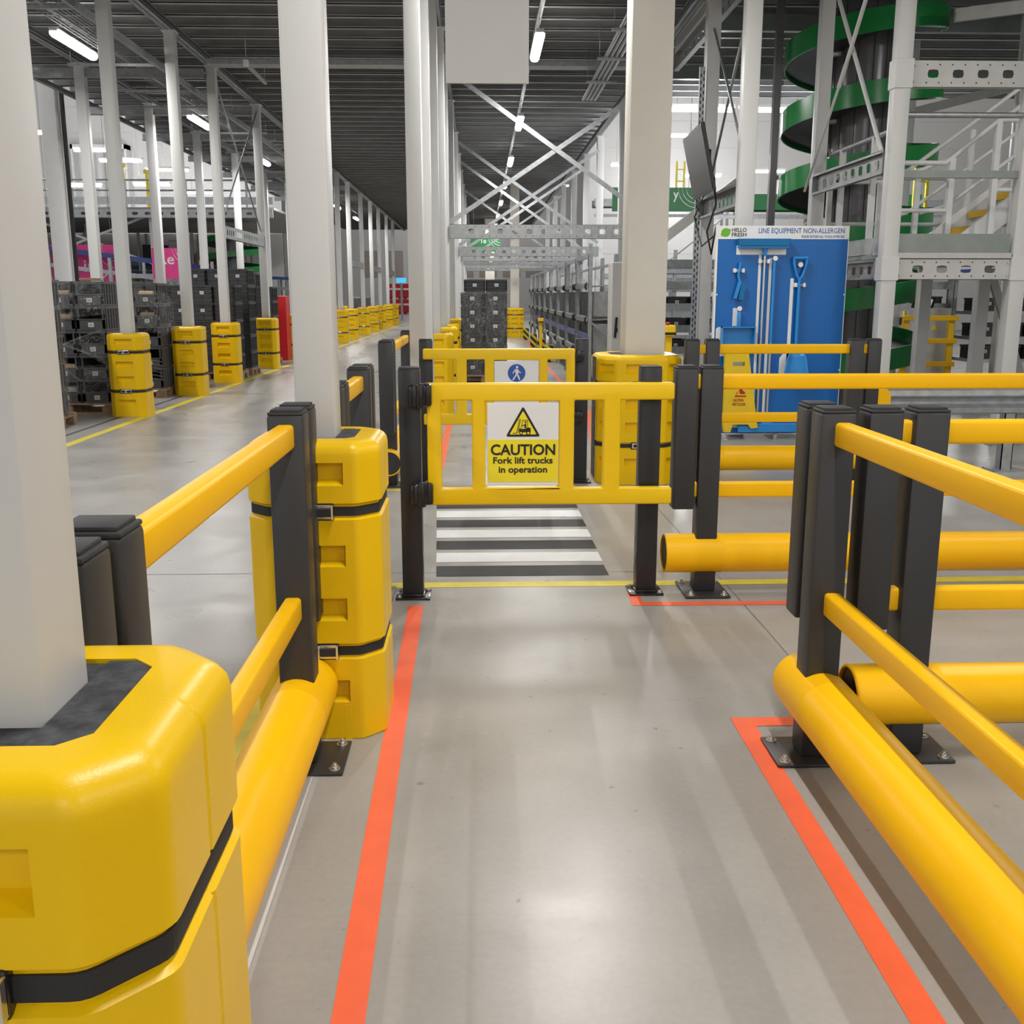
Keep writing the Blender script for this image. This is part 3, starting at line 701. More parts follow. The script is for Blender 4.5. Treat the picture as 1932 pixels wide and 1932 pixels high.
def gate(label, loc, flip=False):
    """local x to the right from the hinge edge; z up. flip mirrors x"""
    t = thing('safety_gate', label, 'gate', loc)
    s_ = -1 if flip else 1
    W = 1.24; z0, z1 = .503, 1.121; d = .028
    wins = [(.072, .225, .590, 1.035), (.292, .662, .595, 1.030), (.738, .885, .590, 1.035)]
    xs = sorted({0, W, .972} | {v for q in wins for v in q[:2]}); zs = [z0, .590, .595, 1.030, 1.035, z1]
    m = MB(); vs = {}
    def V(x, y, zz):
        k = (round(x, 5), y, round(zz, 5))
        if k not in vs: vs[k] = m.bm.verts.new((x*s_, y, zz))
        return vs[k]
    def solid(xa, xb, za, zb):
        cx, cz = (xa+xb)/2, (za+zb)/2
        if cx > .972 and .590 < cz < 1.035: return False
        return not any(a < cx < b and c_ < cz < d_ for a, b, c_, d_ in wins)
    NX, NZ = len(xs)-1, len(zs)-1
    S = [[solid(xs[i], xs[i+1], zs[k], zs[k+1]) for k in range(NZ)] for i in range(NX)]
    for i in range(NX):
        for k in range(NZ):
            if not S[i][k]: continue
            a, b, c_, e = xs[i], xs[i+1], zs[k], zs[k+1]
            for y in (-d, d): m.bm.faces.new((V(a, y, c_), V(b, y, c_), V(b, y, e), V(a, y, e)))
            for di, dk, p, q in ((-1, 0, (a, c_), (a, e)), (1, 0, (b, c_), (b, e)), (0, -1, (a, c_), (b, c_)), (0, 1, (a, e), (b, e))):
                ii, kk = i+di, k+dk
                if not (0 <= ii < NX and 0 <= kk < NZ and S[ii][kk]):
                    m.bm.faces.new((V(p[0], -d, p[1]), V(q[0], -d, q[1]), V(q[0], d, q[1]), V(p[0], d, p[1])))
    bmesh.ops.recalc_face_normals(m.bm, faces=m.bm.faces[:])
    bmesh.ops.dissolve_limit(m.bm, angle_limit=.01, verts=m.bm.verts[:], edges=m.bm.edges[:])
    es = [e for e in m.bm.edges if len(e.link_faces) == 2 and e.calc_face_angle(0) > .5]
    bmesh.ops.bevel(m.bm, geom=es, offset=.011, segments=3, affect='EDGES', profile=.5)
    m.build('gate_frame', M['gate'], t, smooth=True)
    for zz in (1.06, .562):
        h = MB(); c = -.03*s_
        h.tube([(c, -.045, zz-.062), (c, -.045, zz-.05), (c, -.045, zz+.05), (c, -.045, zz+.062)], [.018, .024, .024, .018], 12)
        h.box(c-.058, c-.012, -.062, .013, zz-.058, zz+.055, .014); h.box(c+.012, c+.058, -.062, .05, zz-.052, zz+.060, .014)
        h.build('hinge', M['black'], t, smooth=True)
    return t
g1 = gate('near yellow safety gate with the forklift caution sign', (-.268, 5.135, 0))
sp = MB().box(.302, .660, -.022, -.012, .603, 1.022, .002).build('sign_plate', M['signw'], g1)
SX = .481; YS = -.0235
MB().box(.304, .658, YS, -.021, .622, .838).build('yellow_field', M['signy'], sp)
text('CAUTION', 'caution_lettering', M['ink'], sp, .325, .056, (SX, YS-.001, .787), .024)
text('Fork lift trucks', 'forklift_lettering', M['ink'], sp, .300, .034, (SX, YS-.001, .733), .022)
text('in operation', 'operation_lettering', M['ink'], sp, .245, .042, (SX, YS-.001, .680), .022)
def tri(w_, h, r=.006):
    return [(-w_/2, 0), (w_/2, 0), (0, h)]
m = MB(); tz = .853
def rtri(w_, h, cx, z0, r):
    P = [Vector((cx-w_/2, z0)), Vector((cx+w_/2, z0)), Vector((cx, z0+h))]; out = []
    for i in range(3):
        a, b, c_ = P[i-1], P[i], P[(i+1)%3]; u = (a-b).normalized()*r; v = (c_-b).normalized()*r
        for q in (0, .5, 1): out.append(tuple((1-q)**2*(b+u)+2*q*(1-q)*b+q*q*(b+v)))
    return out
MB().prism(rtri(.174, .153, SX, tz, .012), YS, -.021).build('triangle_border', M['ink'], sp)
MB().prism(rtri(.136, .119, SX, tz+.011, .006), YS-.001, YS).build('triangle_field', M['signy'], sp)
m = MB(); y0, y1 = YS-.002, YS-.001
def P_(pts): m.prism([(SX+a, tz+b) for a, b in pts], y0, y1)
P_([(-.052, .016), (-.030, .016), (-.030, .019), (-.052, .019)]); P_([(-.034, .019), (-.030, .019), (-.016, .090), (-.019, .090)]); P_([(-.027, .019), (-.024, .019), (-.011, .088), (-.014, .088)])
P_([(-.020, .022), (.038, .022), (.038, .044), (.022, .047), (.010, .040), (-.004, .038), (-.012, .042), (-.020, .040)])
P_([(-.010, .044), (-.007, .044), (.000, .084), (-.003, .084)]); P_([(-.003, .081), (.024, .081), (.024, .084), (-.003, .084)]); P_([(.021, .050), (.024, .050), (.024, .084), (.021, .084)])
P_([(.006, .042), (.017, .046), (.015, .066), (.008, .066)]); P_([(-.006, .052), (.008, .058), (.008, .062), (-.006, .056)]); P_([(.009, .069), (.016, .069), (.017, .077), (.008, .077)])
for cx, r in ((-.010, .009), (.026, .011)): P_([(cx + r*math.cos(k*PI/7), .019 + r*math.sin(k*PI/7)) for k in range(14)])
m.build('forklift_symbol', M['ink'], sp)
m = MB()
for cx, r in ((-.010, .005), (.026, .006)): m.prism([(SX+cx + r*math.cos(k*PI/6), tz+.019 + r*math.sin(k*PI/6)) for k in range(12)], YS-.003, YS-.002)
m.build('wheel_centre', M['signy'], sp)
g2 = gate('far yellow safety gate with the blue pedestrian sign', (.775, 8.44, 0), True)
for o in list(g2.children):
    if o.name.startswith('hinge'): bpy.data.objects.remove(o)
for zz in (1.06, .562): MB().box(.0, .075, -.03, .03, zz-.04, zz+.04, .01).build('hinge', M['black'], g2, smooth=True)
sp = MB().box(-.660, -.302, -.022, -.012, .603, 1.022, .002).build('sign_plate', M['signw'], g2)
cx, cz, R_ = -.478, .925, .072
MB().prism([(cx+R_*math.cos(k*PI/20), cz+R_*math.sin(k*PI/20)) for k in range(40)], -.0235, -.021).build('blue_disc', M['signblue'], sp)
m = MB(); y0, y1 = -.0245, -.0235
def P2(pts): m.prism([(cx+a, cz+b) for a, b in pts], y0, y1)
P2([(.010*math.cos(k*PI/6)+.004, .048+.010*math.sin(k*PI/6)) for k in range(12)])
P2([(-.012, .034), (.012, .034), (.016, .010), (.012, -.010), (-.008, -.010), (-.010, .010)])
P2([(-.006, -.008), (.008, -.010), (-.010, -.035), (-.024, -.058), (-.036, -.056), (-.020, -.032)])
P2([(-.002, -.010), (.012, -.008), (.022, -.030), (.030, -.054), (.020, -.058), (.010, -.034)])
P2([(-.010, .034), (-.004, .026), (-.020, .008), (-.030, -.006), (-.034, -.002), (-.024, .016)])
P2([(.006, .032), (.012, .030), (.026, .010), (.036, .004), (.034, -.002), (.020, .004)])
m.build('walking_figure', M['signw'], sp)
m = MB()
for zz in (1.06, .562): m.tube([(-1.20, -.028, zz), (-1.20, -.034, zz)], .016, 12)
m.build('end_plug', M['gate'], g2, smooth=True)

# ------------------------------------------------------------------ tool board and tools
BY = 11.12
t = thing('tool_board', 'tall blue shadow board with white header, standing behind the far barrier', 'tool board', (3.22, BY, 0))
MB().box(-.70, .69, 0, .05, .06, 2.262, .004).build('board_panel', M['board'], t)
MB().box(-.70, .69, -.003, .002, 2.125, 2.262).build('header', M['signw'], t)
m = MB(); m.box(-.716, -.700, -.006, .056, .04, 2.266); m.box(.690, .696, -.004, .054, .05, 2.264); m.box(-.70, .69, -.004, .054, .05, .062); m.build('edge_trim', M['signw'], t)
m = MB()
for x in (-.6, .0, .6): m.box(x-.02, x+.02, -.06, .30, 0, .05, .004); m.bar((x, .06, 1.2), (x, .29, .03), .03, .03)
m.build('foot', M['galv'], t)
text('LINE EQUIPMENT NON-ALLERGEN', 'header_lettering', M['textblue'], t, .915, .062, (.185, -.0045, 2.207), 0.0)
text('PLEASE RETURN ALL TOOLS AFTER USE', 'return_lettering', M['textblue'], t, .455, .024, (.415, -.0045, 2.152), .0)
text('HELLO', 'logo_upper_word', M['ink'], t, .155, .040, (-.480, -.0045, 2.219), .012)
text('FRESH', 'logo_lower_word', M['ink'], t, .155, .040, (-.480, -.0045, 2.170), .012)
lf = []
for k in range(24):
    a = 2*PI*k/24; r = .046*(1 + .28*max(0, math.cos(2*(a-.6)))**6 * (1 if True else 0)); lf.append((-.622 + r*math.cos(a)*1.05, 2.192 + r*math.sin(a)*.98))
MB().prism(lf, -.0045, -.003).build('leaf_emblem', M['leaf'], t)
m = MB()
def sil(pts): m.prism(pts, -.0045, -.001)
sil([(-.500, 1.965), (.030, 1.965), (.030, 2.045), (-.500, 2.060)])
for x, za, zb, wd in ((-.242, .27, 1.97, .030), (-.128, .20, 1.93, .030), (.112, .70, 1.72, .036)): sil([(x-wd/2, za), (x+wd/2, za), (x+wd/2, zb), (x-wd/2, zb)])
sil([(.015, .58), (.26, .58), (.26, .93), (.06, .93), (.02, .88)])
sil([(-.700+.015, .90), (-.36, .90), (-.36, 1.21), (-.66, 1.21), (-.685, 1.19)])
sil([(-.56, .14), (-.25, .10), (-.36, .93), (-.50, .93)])
sil([(-.51, 1.22), (-.46, 1.22), (-.46, 1.41), (-.51, 1.41)])
m.build('tool_silhouette', M['signw'], t)
m = MB()
for x, zz in ((-.69, .7), (-.69, 1.55), (.68, .75), (.68, 1.55), (-.1, .075), (-.68, 2.25), (.68, 2.25)): m.tube([(x, 0, zz), (x, -.006, zz)], .008, 8)
m.build('fixing_screw', M['signw'], t)
def clip(x, zz):
    c = MB(); c.box(x-.06, x-.03, -.05, 0, zz-.022, zz+.022, .006); c.box(x+.03, x+.06, -.05, 0, zz-.022, zz+.022, .006); c.box(x-.06, x+.06, -.014, 0, zz-.012, zz+.012, .003)
    c.build('tool_clip', M['white'], t)
clip(-.205, 1.895); clip(.19, 1.65); clip(-.47, 1.80)
def peg(x, zz):
    c = MB(); c.tube([(x, 0, zz), (x, -.07, zz)], .016, 10); c.tube([(x, -.065, zz), (x, -.075, zz)], .026, 12); c.build('tool_peg', M['white'], t)
peg(-.455, 1.405); peg(-.098, 1.925); peg(.175, 1.86)
bx = 3.22
# broom
o = thing('broom', 'wide blue push broom hung head up on the blue board', 'broom', (bx-.205, BY-.045, 0))
MB().tube([(0, 0, .26), (0, 0, 2.0)], .0125, 12).build('handle', M['chrome'], o, smooth=True)
MB().tube([(0, 0, 1.95), (0, 0, 2.04)], [.018, .03], 12).build('socket', M['tool'], o, smooth=True)
MB().box(-.29, .24, -.045, .025, 2.025, 2.06, .01).build('broom_head', M['tool'], o, smooth=True)
m = MB(); m.prism([(-.285, 2.055), (.235, 2.055), (.255, 2.125), (-.30, 2.125)], -.06, .035); m.build('bristles', M['toold'], o)
# squeegee
o = thing('squeegee', 'long-handled blue squeegee with its wide blade near the floor', 'squeegee', (bx-.098, BY-.045, 0))
MB().tube([(0, 0, .24), (0, 0, 1.05)], .0125, 12).build('handle', M['chrome'], o, smooth=True)
MB().tube([(0, 0, 1.04), (0, 0, 1.90)], .016, 12).build('grip', M['tool'], o, smooth=True)
m = MB(); m.prism([(-.06, .17), (.06, .17), (.02, .26), (-.02, .26)], -.012, .012); m.box(-.31, .33, -.02, .02, .145, .175, .006); m.build('blade_holder', M['tool'], o)
MB().box(-.32, .335, -.045, -.038, .085, .105).box(-.32, .335, -.04, .0, .100, .150, 0).build('blade', M['tool'], o)
# shovel
o = thing('shovel', 'blue plastic shovel with a D-shaped handle on the blue board', 'shovel', (bx+.178, BY-.05, 0))
MB().tube([(0, 0, .88), (0, 0, 1.72)], .018, 12).build('shaft', M['tool'], o, smooth=True)
m = MB(); m.tube([(0, 0, 1.70), (-.035, 0, 1.76), (-.068, 0, 1.88), (-.068, 0, 1.935)], .014, 10); m.tube([(0, 0, 1.70), (.035, 0, 1.76), (.068, 0, 1.88), (.068, 0, 1.935)], .014, 10); m.tube([(-.075, 0, 1.93), (.075, 0, 1.93)], .017, 10)
m.build('d_handle', M['tool'], o, smooth=True)
m = MB(); nx, nz = 8, 8; g = []
for k in range(nz+1):
    q = k/nz; row = []
    for i in range(nx+1):
        p = i/nx*2-1; hw = .10 + .055*q
        if k == 0: hw = .085
        row.append(m.bm.verts.new((p*hw, -.03 - .03*abs(p)**3 + .03*(1-abs(p)**2)*0.5 - .02*q, .93 - .32*q)))
    g.append(row)
for k in range(nz):
    for i in range(nx): m.bm.faces.new((g[k][i], g[k][i+1], g[k+1][i+1], g[k+1][i])).smooth = True
so = m.build('scoop', M['tool'], o, smooth=True); md = so.modifiers.new('thick', 'SOLIDIFY'); md.thickness = .006
# dustpan
o = thing('dustpan', 'blue dustpan hanging by its handle at the board edge', 'dustpan', (bx-.455, BY-.05, 0))
m = MB(); m.box(-.18, .18, .03, .038, .93, 1.215); m.box(-.18, -.168, -.04, .038, .93, 1.215); m.box(.168, .18, -.04, .038, .93, 1.215); m.box(-.18, .18, -.05, .038, 1.203, 1.215); m.build('pan', M['tool'], o)
MB().box(-.018, .022, -.02, .01, 1.20, 1.372, .008).build('handle', M['tool'], o, smooth=True)
# hand brush
o = thing('hand_brush', 'small blue curved hand brush clipped above the dustpan', 'brush', (bx-.47, BY-.045, 0))
m = MB(); m.tube([(.01, 0, 1.885), (.005, 0, 1.82), (-.008, 0, 1.75), (.012, 0, 1.68)], [.014, .016, .013, .017], 10); m.build('handle', M['tool'], o, smooth=True)
m = MB(); m.bar((.012, 0, 1.69), (-.035, 0, 1.51), .035, .03); m.build('brush_back', M['tool'], o)
m = MB(); m.prism([(.03, 1.68), (.075, 1.665), (.055, 1.49), (.0, 1.50)], -.02, .02); m.build('bristles', M['toold'], o)
# wet floor sign: flat folding sign hung on the board
o = thing('wet_floor_sign', 'yellow folding wet floor sign hung low on the blue board', 'wet floor sign', (bx-.40, BY-.09, 0))
m = MB()
out = [(-.175, .09), (-.095, .09), (-.075, .17), (.075, .17), (.105, .135), (.19, .135), (.075, .915), (.055, .935), (-.165, .935), (-.195, .90), (-.205, .86), (-.185, .83)]
# panel with a hand slot: built as strips around the hole
def strip_panel(y0, y1, dx):
    hz0, hz1 = .80, .845; hx0, hx1 = -.11, .02
    def edge(zz):
        q = (zz-.17)/(.93-.17); return (-.19 - .005*q, .185 - .125*q)
    lv = [.17, hz0, hz1, .93]
    for k in range(3):
        a0, b0 = edge(lv[k]); a1, b1 = edge(lv[k+1])
        if k == 1:
            m.prism([(a0+dx, lv[k]), (hx0+dx, lv[k]), (hx0+dx, lv[k+1]), (a1+dx, lv[k+1])], y0, y1); m.prism([(hx1+dx, lv[k]), (b0+dx, lv[k]), (b1+dx, lv[k+1]), (hx1+dx, lv[k+1])], y0, y1)
        else: m.prism([(a0+dx, lv[k]), (b0+dx, lv[k]), (b1+dx, lv[k+1]), (a1+dx, lv[k+1])], y0, y1)
    m.prism([(-.19+dx, .17), (-.085+dx, .17), (-.105+dx, .085), (-.17+dx, .085)], y0, y1); m.prism([(.085+dx, .17), (.185+dx, .17), (.195+dx, .135), (.12+dx, .125)], y0, y1)
strip_panel(-.016, 0, 0); m.build('front_leaf', M['wet'], o)
m = MB(); strip_panel(.016, .032, -.006); m.build('rear_leaf', M['wet'], o)
MB().tube([(-.19, .01, .935), (.05, .01, .935)], .012, 8).build('hinge', M['wet'], o)
text('CAUTION', 'caution_lettering', M['wetred'], o, .115, .030, (-.035, -.018, .435), .02)
text('WET FLOOR', 'wet_lettering', M['wetred'], o, .145, .030, (-.028, -.018, .390), .02)
m = MB(); m.prism([(-.075, .47), (.055, .47), (.045, .485), (-.06, .485)], -.018, -.016); m.prism([(-.075, .47), (-.06, .485), (-.035, .53), (-.045, .53)], -.018, -.016); m.prism([(-.02, .50), (.03, .50), (.04, .515), (-.01, .56), (-.03, .55)], -.018, -.016); m.build('slip_symbol', M['wetred'], o)
m = MB(); m.box(-.09, .09, -.018, -.016, .268, .273); m.box(-.03, .02, -.018, -.016, .298, .303); m.build('small_print', M['wetred'], o)

# ------------------------------------------------------------------ totes, pallets, film
def tote_proto(name, label, cat, loc, H, opened, mat, group=None, W=.395, D=.595):
    t = thing(name, label, cat, loc, 0, group); w2, d2 = W/2, D/2; m = MB()
    m.box(-w2+.012, w2-.012, -d2+.012, d2-.012, 0, .02)
    m.box(-w2+.012, w2-.012, d2-.03, d2-.012, .02, H-.01)
    for s_ in (-1, 1):
        a, b = sorted((s_*(w2-.012), s_*(w2-.026))); m.box(a, b, -d2+.012, d2-.012, .02, H-.01)
        for k in range(6):
            y = -d2+.06+k*(D-.12)/5; a, b = sorted((s_*(w2-.012), s_*w2)); m.box(a, b, y-.008, y+.008, .02, H-.035)
    if opened:
        m.box(-w2+.012, w2-.012, -d2+.012, -d2+.028, .02, H*.45); m.box(-w2+.012, w2-.012, -d2+.004, -d2+.03, H*.42, H*.47, .003)
        for s_ in (-1, 1):
            a, b = sorted((s_*(w2-.012), s_*(w2-.05))); m.box(a, b, -d2+.012, -d2+.03, .02, H-.01)
    else:
        m.box(-w2+.012, w2-.012, -d2+.012, -d2+.028, .02, H-.01)
        for zz in (.30, .55, .78): m.box(-w2+.02, w2-.02, -d2+.002, -d2+.014, H*zz-.006, H*zz+.006)
        for x in (-w2+.03, 0, w2-.03): m.box(x-.01, x+.01, -d2+.002, -d2+.014, .02, H-.03)
        m.box(-.06, .06, -d2+.010, -d2+.0125, H*.84, H*.93, 0, 1)
    for z0, z1, e in ((H-.038, H-.004, 0.0), (H*.5-.008, H*.5+.004, .006)):
        for q in ((-w2+e, w2-e, d2-.014, d2-e), (-w2+e, -w2+.014, -d2+e, d2-e), (w2-.014, w2-e, -d2+e, d2-e)) + (((-w2, w2, -d2, -d2+.014),) if z0 > H*.6 else ()):
            m.box(q[0], q[1], q[2], q[3], z0, z1)
    m.build('tote_body', [M[mat], M['toted']], t)
    lb = MB(); lx = 0 if opened else -.0; lz = H*.22 if opened else H*.55
    lb.box(lx-.035, lx+.035, -d2+.0005 if not opened else -d2+.008, -d2+.002 if not opened else -d2+.0125, lz-.025, lz+.03)
    for k in range(4): lb.box(lx-.022+k*.012, lx-.017+k*.012, (-d2-.0005) if not opened else -d2+.007, (-d2+.001) if not opened else -d2+.009, lz-.015, lz+.018, 0, 1)
    lb.build('bar_label', [M['paper'], M['ink']], t)
    return t
PAL = None
def pallet(label, x0, y0, W=1.2, D=.8, mat='wood'):
    global PAL
    loc = (x0+W/2, y0+D/2, 0)
    if PAL is None:
        PAL = thing('wooden_pallet', label, 'pallet', loc, 0, 'pallets under the tote stacks')
        m = MB()
        for k in range(5): m.box(-.6, .6, -.4+k*.175, -.3+k*.175, .122, .144)
        PALd = m.build('top_deck', M[mat], PAL)
        for x in (-.55, 0, .55): MB().box(x-.05, x+.05, -.4, .4, .10, .122).build('stringer_board', M[mat], PAL)
        for x in (-.53, 0, .53):
            for y in (-.34, 0, .34): MB().box(x-.07, x+.07, y-.05, y+.05, .022, .10).build('block', M[mat], PAL)
        for y in (-.35, 0, .35): MB().box(-.6, .6, y-.05, y+.05, 0, .022).build('bottom_board', M[mat], PAL)
        return PAL
    return dup(PAL, loc, label=label)
PROTO = {}
def stack(phrase, x0, y0, nx, nz, kind, z0=.145, adj='grey', cols=('outer', 'middle', 'inner'), dz=None, rz=0.0, rnd=True):
    H, opened, mat = {'open': (.315, True, 'tote'), 'closed': (.315, False, 'tote2'), 'low': (.235, False, 'tote2'), 'red': (.235, False, 'red')}[kind]
    for i in range(nx):
        for k in range(nz):
            cn = ('%s column of ' % cols[-nx:][i]) if nx > 1 else ''
            lab = '%s tote %s in %s%s' % (adj, 'lowest' if k == 0 else ORD[k] + ' up', cn, phrase)
            if kind == 'red': lab = lab.replace('tote', 'crate')
            loc = (x0+.2+i*.4 + (random.uniform(-.002, .002) if rnd else 0), y0+.3 + (random.uniform(-.006, .006) if rnd else 0), z0+k*(H+.001))
            if kind not in PROTO: PROTO[kind] = tote_proto('storage_tote' if kind != 'red' else 'red_crate', lab, 'tote' if kind != 'red' else 'crate', loc, H, opened, mat, 'totes of ' + phrase)
            else: dup(PROTO[kind], loc, label=lab, group='totes of ' + phrase)
S0, S1, S2 = (-6.15, 11.92), (-6.075, 13.74), (-6.03, 15.90)
for (x, y), nm in ((S0, 'wooden pallet poking out behind the nearest white column'), (S1, 'wooden pallet beside the frontmost guard beyond the open aisle'), (S2, 'wooden pallet between the first and second guards beyond the open aisle')): pallet(nm, x, y)
stack('stack by nearest white column', S0[0], S0[1]+.02, 3, 5, 'open')
stack('opened stack behind frontmost far guard', S1[0], S1[1]+.02, 3, 5, 'open')
stack('stack between first two far guards', S2[0], S2[1]+.02, 3, 5, 'open')
pallet('wooden pallet beside the third guard beyond the open aisle', -5.65, 19.2); stack('stack beside third far guard', -5.65, 19.22, 3, 5, 'closed', adj='dark grey')
pallet('wooden pallet just behind the closed stack beyond the open aisle', -5.65, 20.35); stack('taller stack before fourth far guard', -5.65, 20.37, 3, 6, 'closed', adj='dark grey')
pallet('wooden pallet behind the fourth guard beyond the open aisle', -5.75, 23.2); stack('stack behind fourth far guard', -5.75, 23.22, 3, 5, 'closed', adj='dark grey')
pallet('wooden pallet near the red cabinet beyond the open aisle', -6.35, 24.5); stack('tall stack near red cabinet', -6.35, 24.52, 3, 6, 'closed', adj='dark grey')
stack('stack between second and third far guards', -5.10, 17.45, 1, 4, 'red', z0=.0, adj='red')
o = dup(PAL, (.06, 18.42, 0), label='pallet under the shrink-wrapped stack in the corridor'); o.scale = (.66, .8, 1.2)
stack('shrink-wrapped corridor stack', -.33, 18.12, 2, 6, 'low', z0=.175, adj='dark grey', cols=('', 'walkway side', 'rack side'))
o = dup(PAL, (.10, 19.62, 0), label='pallet under the taller stack behind the shrink-wrapped one'); o.scale = (.66, .8, 1.2)
stack('taller stack behind the wrapped one', -.29, 19.32, 2, 7, 'low', z0=.175, adj='dark grey', cols=('', 'walkway side', 'rack side'))
tag(MB().box(-5.02, -4.62, 25.1, 25.6, 0, 1.52, .01).build('red_cabinet', M['red']), 'tall red cabinet beside the fifth guard beyond the open aisle', 'cabinet')
# packets lying in the open totes
def packet(x, y, z, sx, sy, sz, a, label, mat='card'):
    m = MB(); m.box(-sx/2, sx/2, -sy/2, sy/2, 0, sz, min(sx, sy, sz)*.25)
    for v in m.bm.verts: v.co += Vector((random.uniform(-1, 1), random.uniform(-1, 1), random.uniform(0, 1)))*.006
    o = m.build('paper_packet', M[mat], loc=(x, y, z)); o.rotation_euler = (0, a, .2)
    return tag(o, label, 'packet')
zz = lambda k: .145+k*.316+.022
for i, (c, k, ph, mt) in enumerate([(1, 4, 'topmost middle tote of the opened stack', 'card'), (1, 3, 'fourth middle tote of the opened stack', 'card'), (1, 1, 'second middle tote of the opened stack', 'card'), (1, 0, 'lowest middle tote of the opened stack', 'panel')]):
    packet(S1[0]+.2+c*.4+.03, S1[1]+.16, zz(k), .24, .16, .17+.02*(i % 2), 0, 'brown paper packet lying in the ' + ph, mt)
for i, (c, k, ph) in enumerate([(1, 4, 'topmost middle tote between the first two far guards'), (2, 4, 'topmost inner tote between the first two far guards'), (2, 3, 'fourth inner tote between the first two far guards')]):
    packet(S2[0]+.2+c*.4-.02, S2[1]+.16, zz(k), .24, .16, .17, 0, 'paper packet lying in the ' + ph)
packet(S1[0]+.95, S1[1]+.3, .145+5*.316+.004, .26, .2, .03, 0, 'flat brown carton left on top of the opened tote stack')
def film(name, label, pts, n=(14, 8), amp=.018, cat='stretch film'):
    """pts: four corners a b c d (a-b bottom edge, d-c top edge)"""
    a, b, c, d = [Vector(p) for p in pts]; m = MB(); g = []
    nn = (b-a).cross(d-a).normalized()
    for j in range(n[1]+1):
        v = j/n[1]; row = []
        for i in range(n[0]+1):
            u = i/n[0]; p = (a*(1-u)+b*u)*(1-v) + (d*(1-u)+c*u)*v
            row.append(m.bm.verts.new(p + nn*(amp*(math.sin(u*9+v*5)*.5 + random.uniform(-.5, .5)))))
        g.append(row)
    for j in range(n[1]):
        for i in range(n[0]): m.bm.faces.new((g[j][i], g[j][i+1], g[j+1][i+1], g[j+1][i])).smooth = True
    return tag(m.build(name, M['film'], smooth=False), label, cat)
y = S1[1]-.03
film('stretch_film', 'clear film across the upper totes of the opened stack', [(-5.70, y, 1.22), (-4.86, y, 1.30), (-4.86, y, 1.72), (-5.70, y, 1.72)])
film('stretch_film', 'torn triangular flap of clear film by the frontmost far guard', [(-5.44, y-.01, .92), (-4.90, y-.03, .66), (-4.88, y-.03, 1.12), (-5.44, y-.01, .94)])
film('stretch_film', 'sagging clear film over the lower totes of the opened stack', [(-5.50, y, .24), (-4.88, y, .30), (-4.86, y, .66), (-5.5, y, .62)])
m = MB(); m.tube([(-5.52, y-.03, .93), (-5.42, y-.04, .915), (-5.1, y-.05, .80), (-4.90, y-.05, .72)], [.02, .012, .014, .02], 8); m.tube([(-5.42, y-.04, .915), (-5.15, y-.05, 1.02), (-4.92, y-.05, 1.10)], [.012, .008, .012], 8)
tag(m.build('film_tail', M['film'], smooth=True), 'twisted tail of clear film tied across the opened stack', 'stretch film')
m = MB(); m.tube([(-5.50, y-.03, .58), (-5.42, y-.05, .61), (-5.36, y-.05, .55), (-5.22, y-.05, .44)], [.012, .014, .012, .01], 8)
tag(m.build('film_tail', M['film'], smooth=True), 'loose white film tail curling below the opened stack', 'stretch film')
y = S0[1]-.02
film('stretch_film', 'clear film around the stack behind the nearest white column', [(-4.93, S0[1], .16), (-4.93, S0[1]+.64, .16), (-4.93, S0[1]+.64, 1.75), (-4.93, S0[1], 1.75)])
y = S2[1]-.03
film('stretch_film', 'clear film over the upper totes between the first two far guards', [(-5.66, y, 1.02), (-4.81, y, .98), (-4.81, y, 1.60), (-5.66, y, 1.72)])
film('stretch_film', 'clear film bulging at the side of the stack by the second far guard', [(-4.80, y+.02, .95), (-4.62, y+.1, 1.0), (-4.64, y+.1, 1.5), (-4.80, y+.02, 1.62)], (6, 8))
for k in range(6):
    m = MB(); a = .60-.055*k
    m.tube([(-5.55, y+.03, a+.16), (-5.3, y+.012, a+.06), (-5.0, y+.012, a-.02), (-4.83, y+.02, a-.05)], .011, 6)
    tag(m.build('film_strand', M['film'], smooth=True), 'stretched film strand across the lower totes by the second far guard', 'stretch film', 'film strands by the second far guard')
film('stretch_film', 'clear film wrapped round the tote stack in the corridor', [(-.34, 18.09, .17), (.485, 18.09, .17), (.485, 18.09, 1.60), (-.34, 18.09, 1.60)], (18, 24), .012)
# far things at the end of the open aisle
tag(MB().box(-5.8, -4.85, 46.7, 47.8, 0, 1.45, .06).build('wrapped_load', M['tote2']), 'black wrapped pallet load behind the distant guards', 'pallet load')
film('stretch_film', 'clear film over the black wrapped load behind the distant guards', [(-5.8, 46.66, .2), (-4.85, 46.66, .2), (-4.85, 46.66, 1.45), (-5.8, 46.66, 1.45)])
for i, (x, z_) in enumerate([(-6.9, 0), (-5.7, 0), (-6.9, 1.22), (-5.7, 1.22)]):
    t = thing('red_bin', 'red pallet bin at the far end of the open aisle, %s counted from the floor' % ORD[i], 'bin', (x, 86, z_), 0, 'red bins at the far end')
    MB().box(-.56, .56, -.5, .5, .1, 1.2, .04).build('bin_body', M['red'], t); MB().box(-.5, .5, -.52, -.49, .7, .85).build('white_band', M['paper'], t)
    m = MB(); m.box(-.5, -.3, -.5, .5, 0, .1); m.box(.3, .5, -.5, .5, 0, .1); m.build('runner', M['ink'], t)
t = thing('wall_screen', 'small lit blue screen on a post at the far end of the open aisle', 'screen', (-4.75, 64, 0))
MB().box(-.06, .06, -.06, .06, 0, 2.6).build('post', M['panel'], t); MB().box(-.3, .3, -.12, -.06, 2.25, 2.55).build('screen_face', M['bscreen'], t)

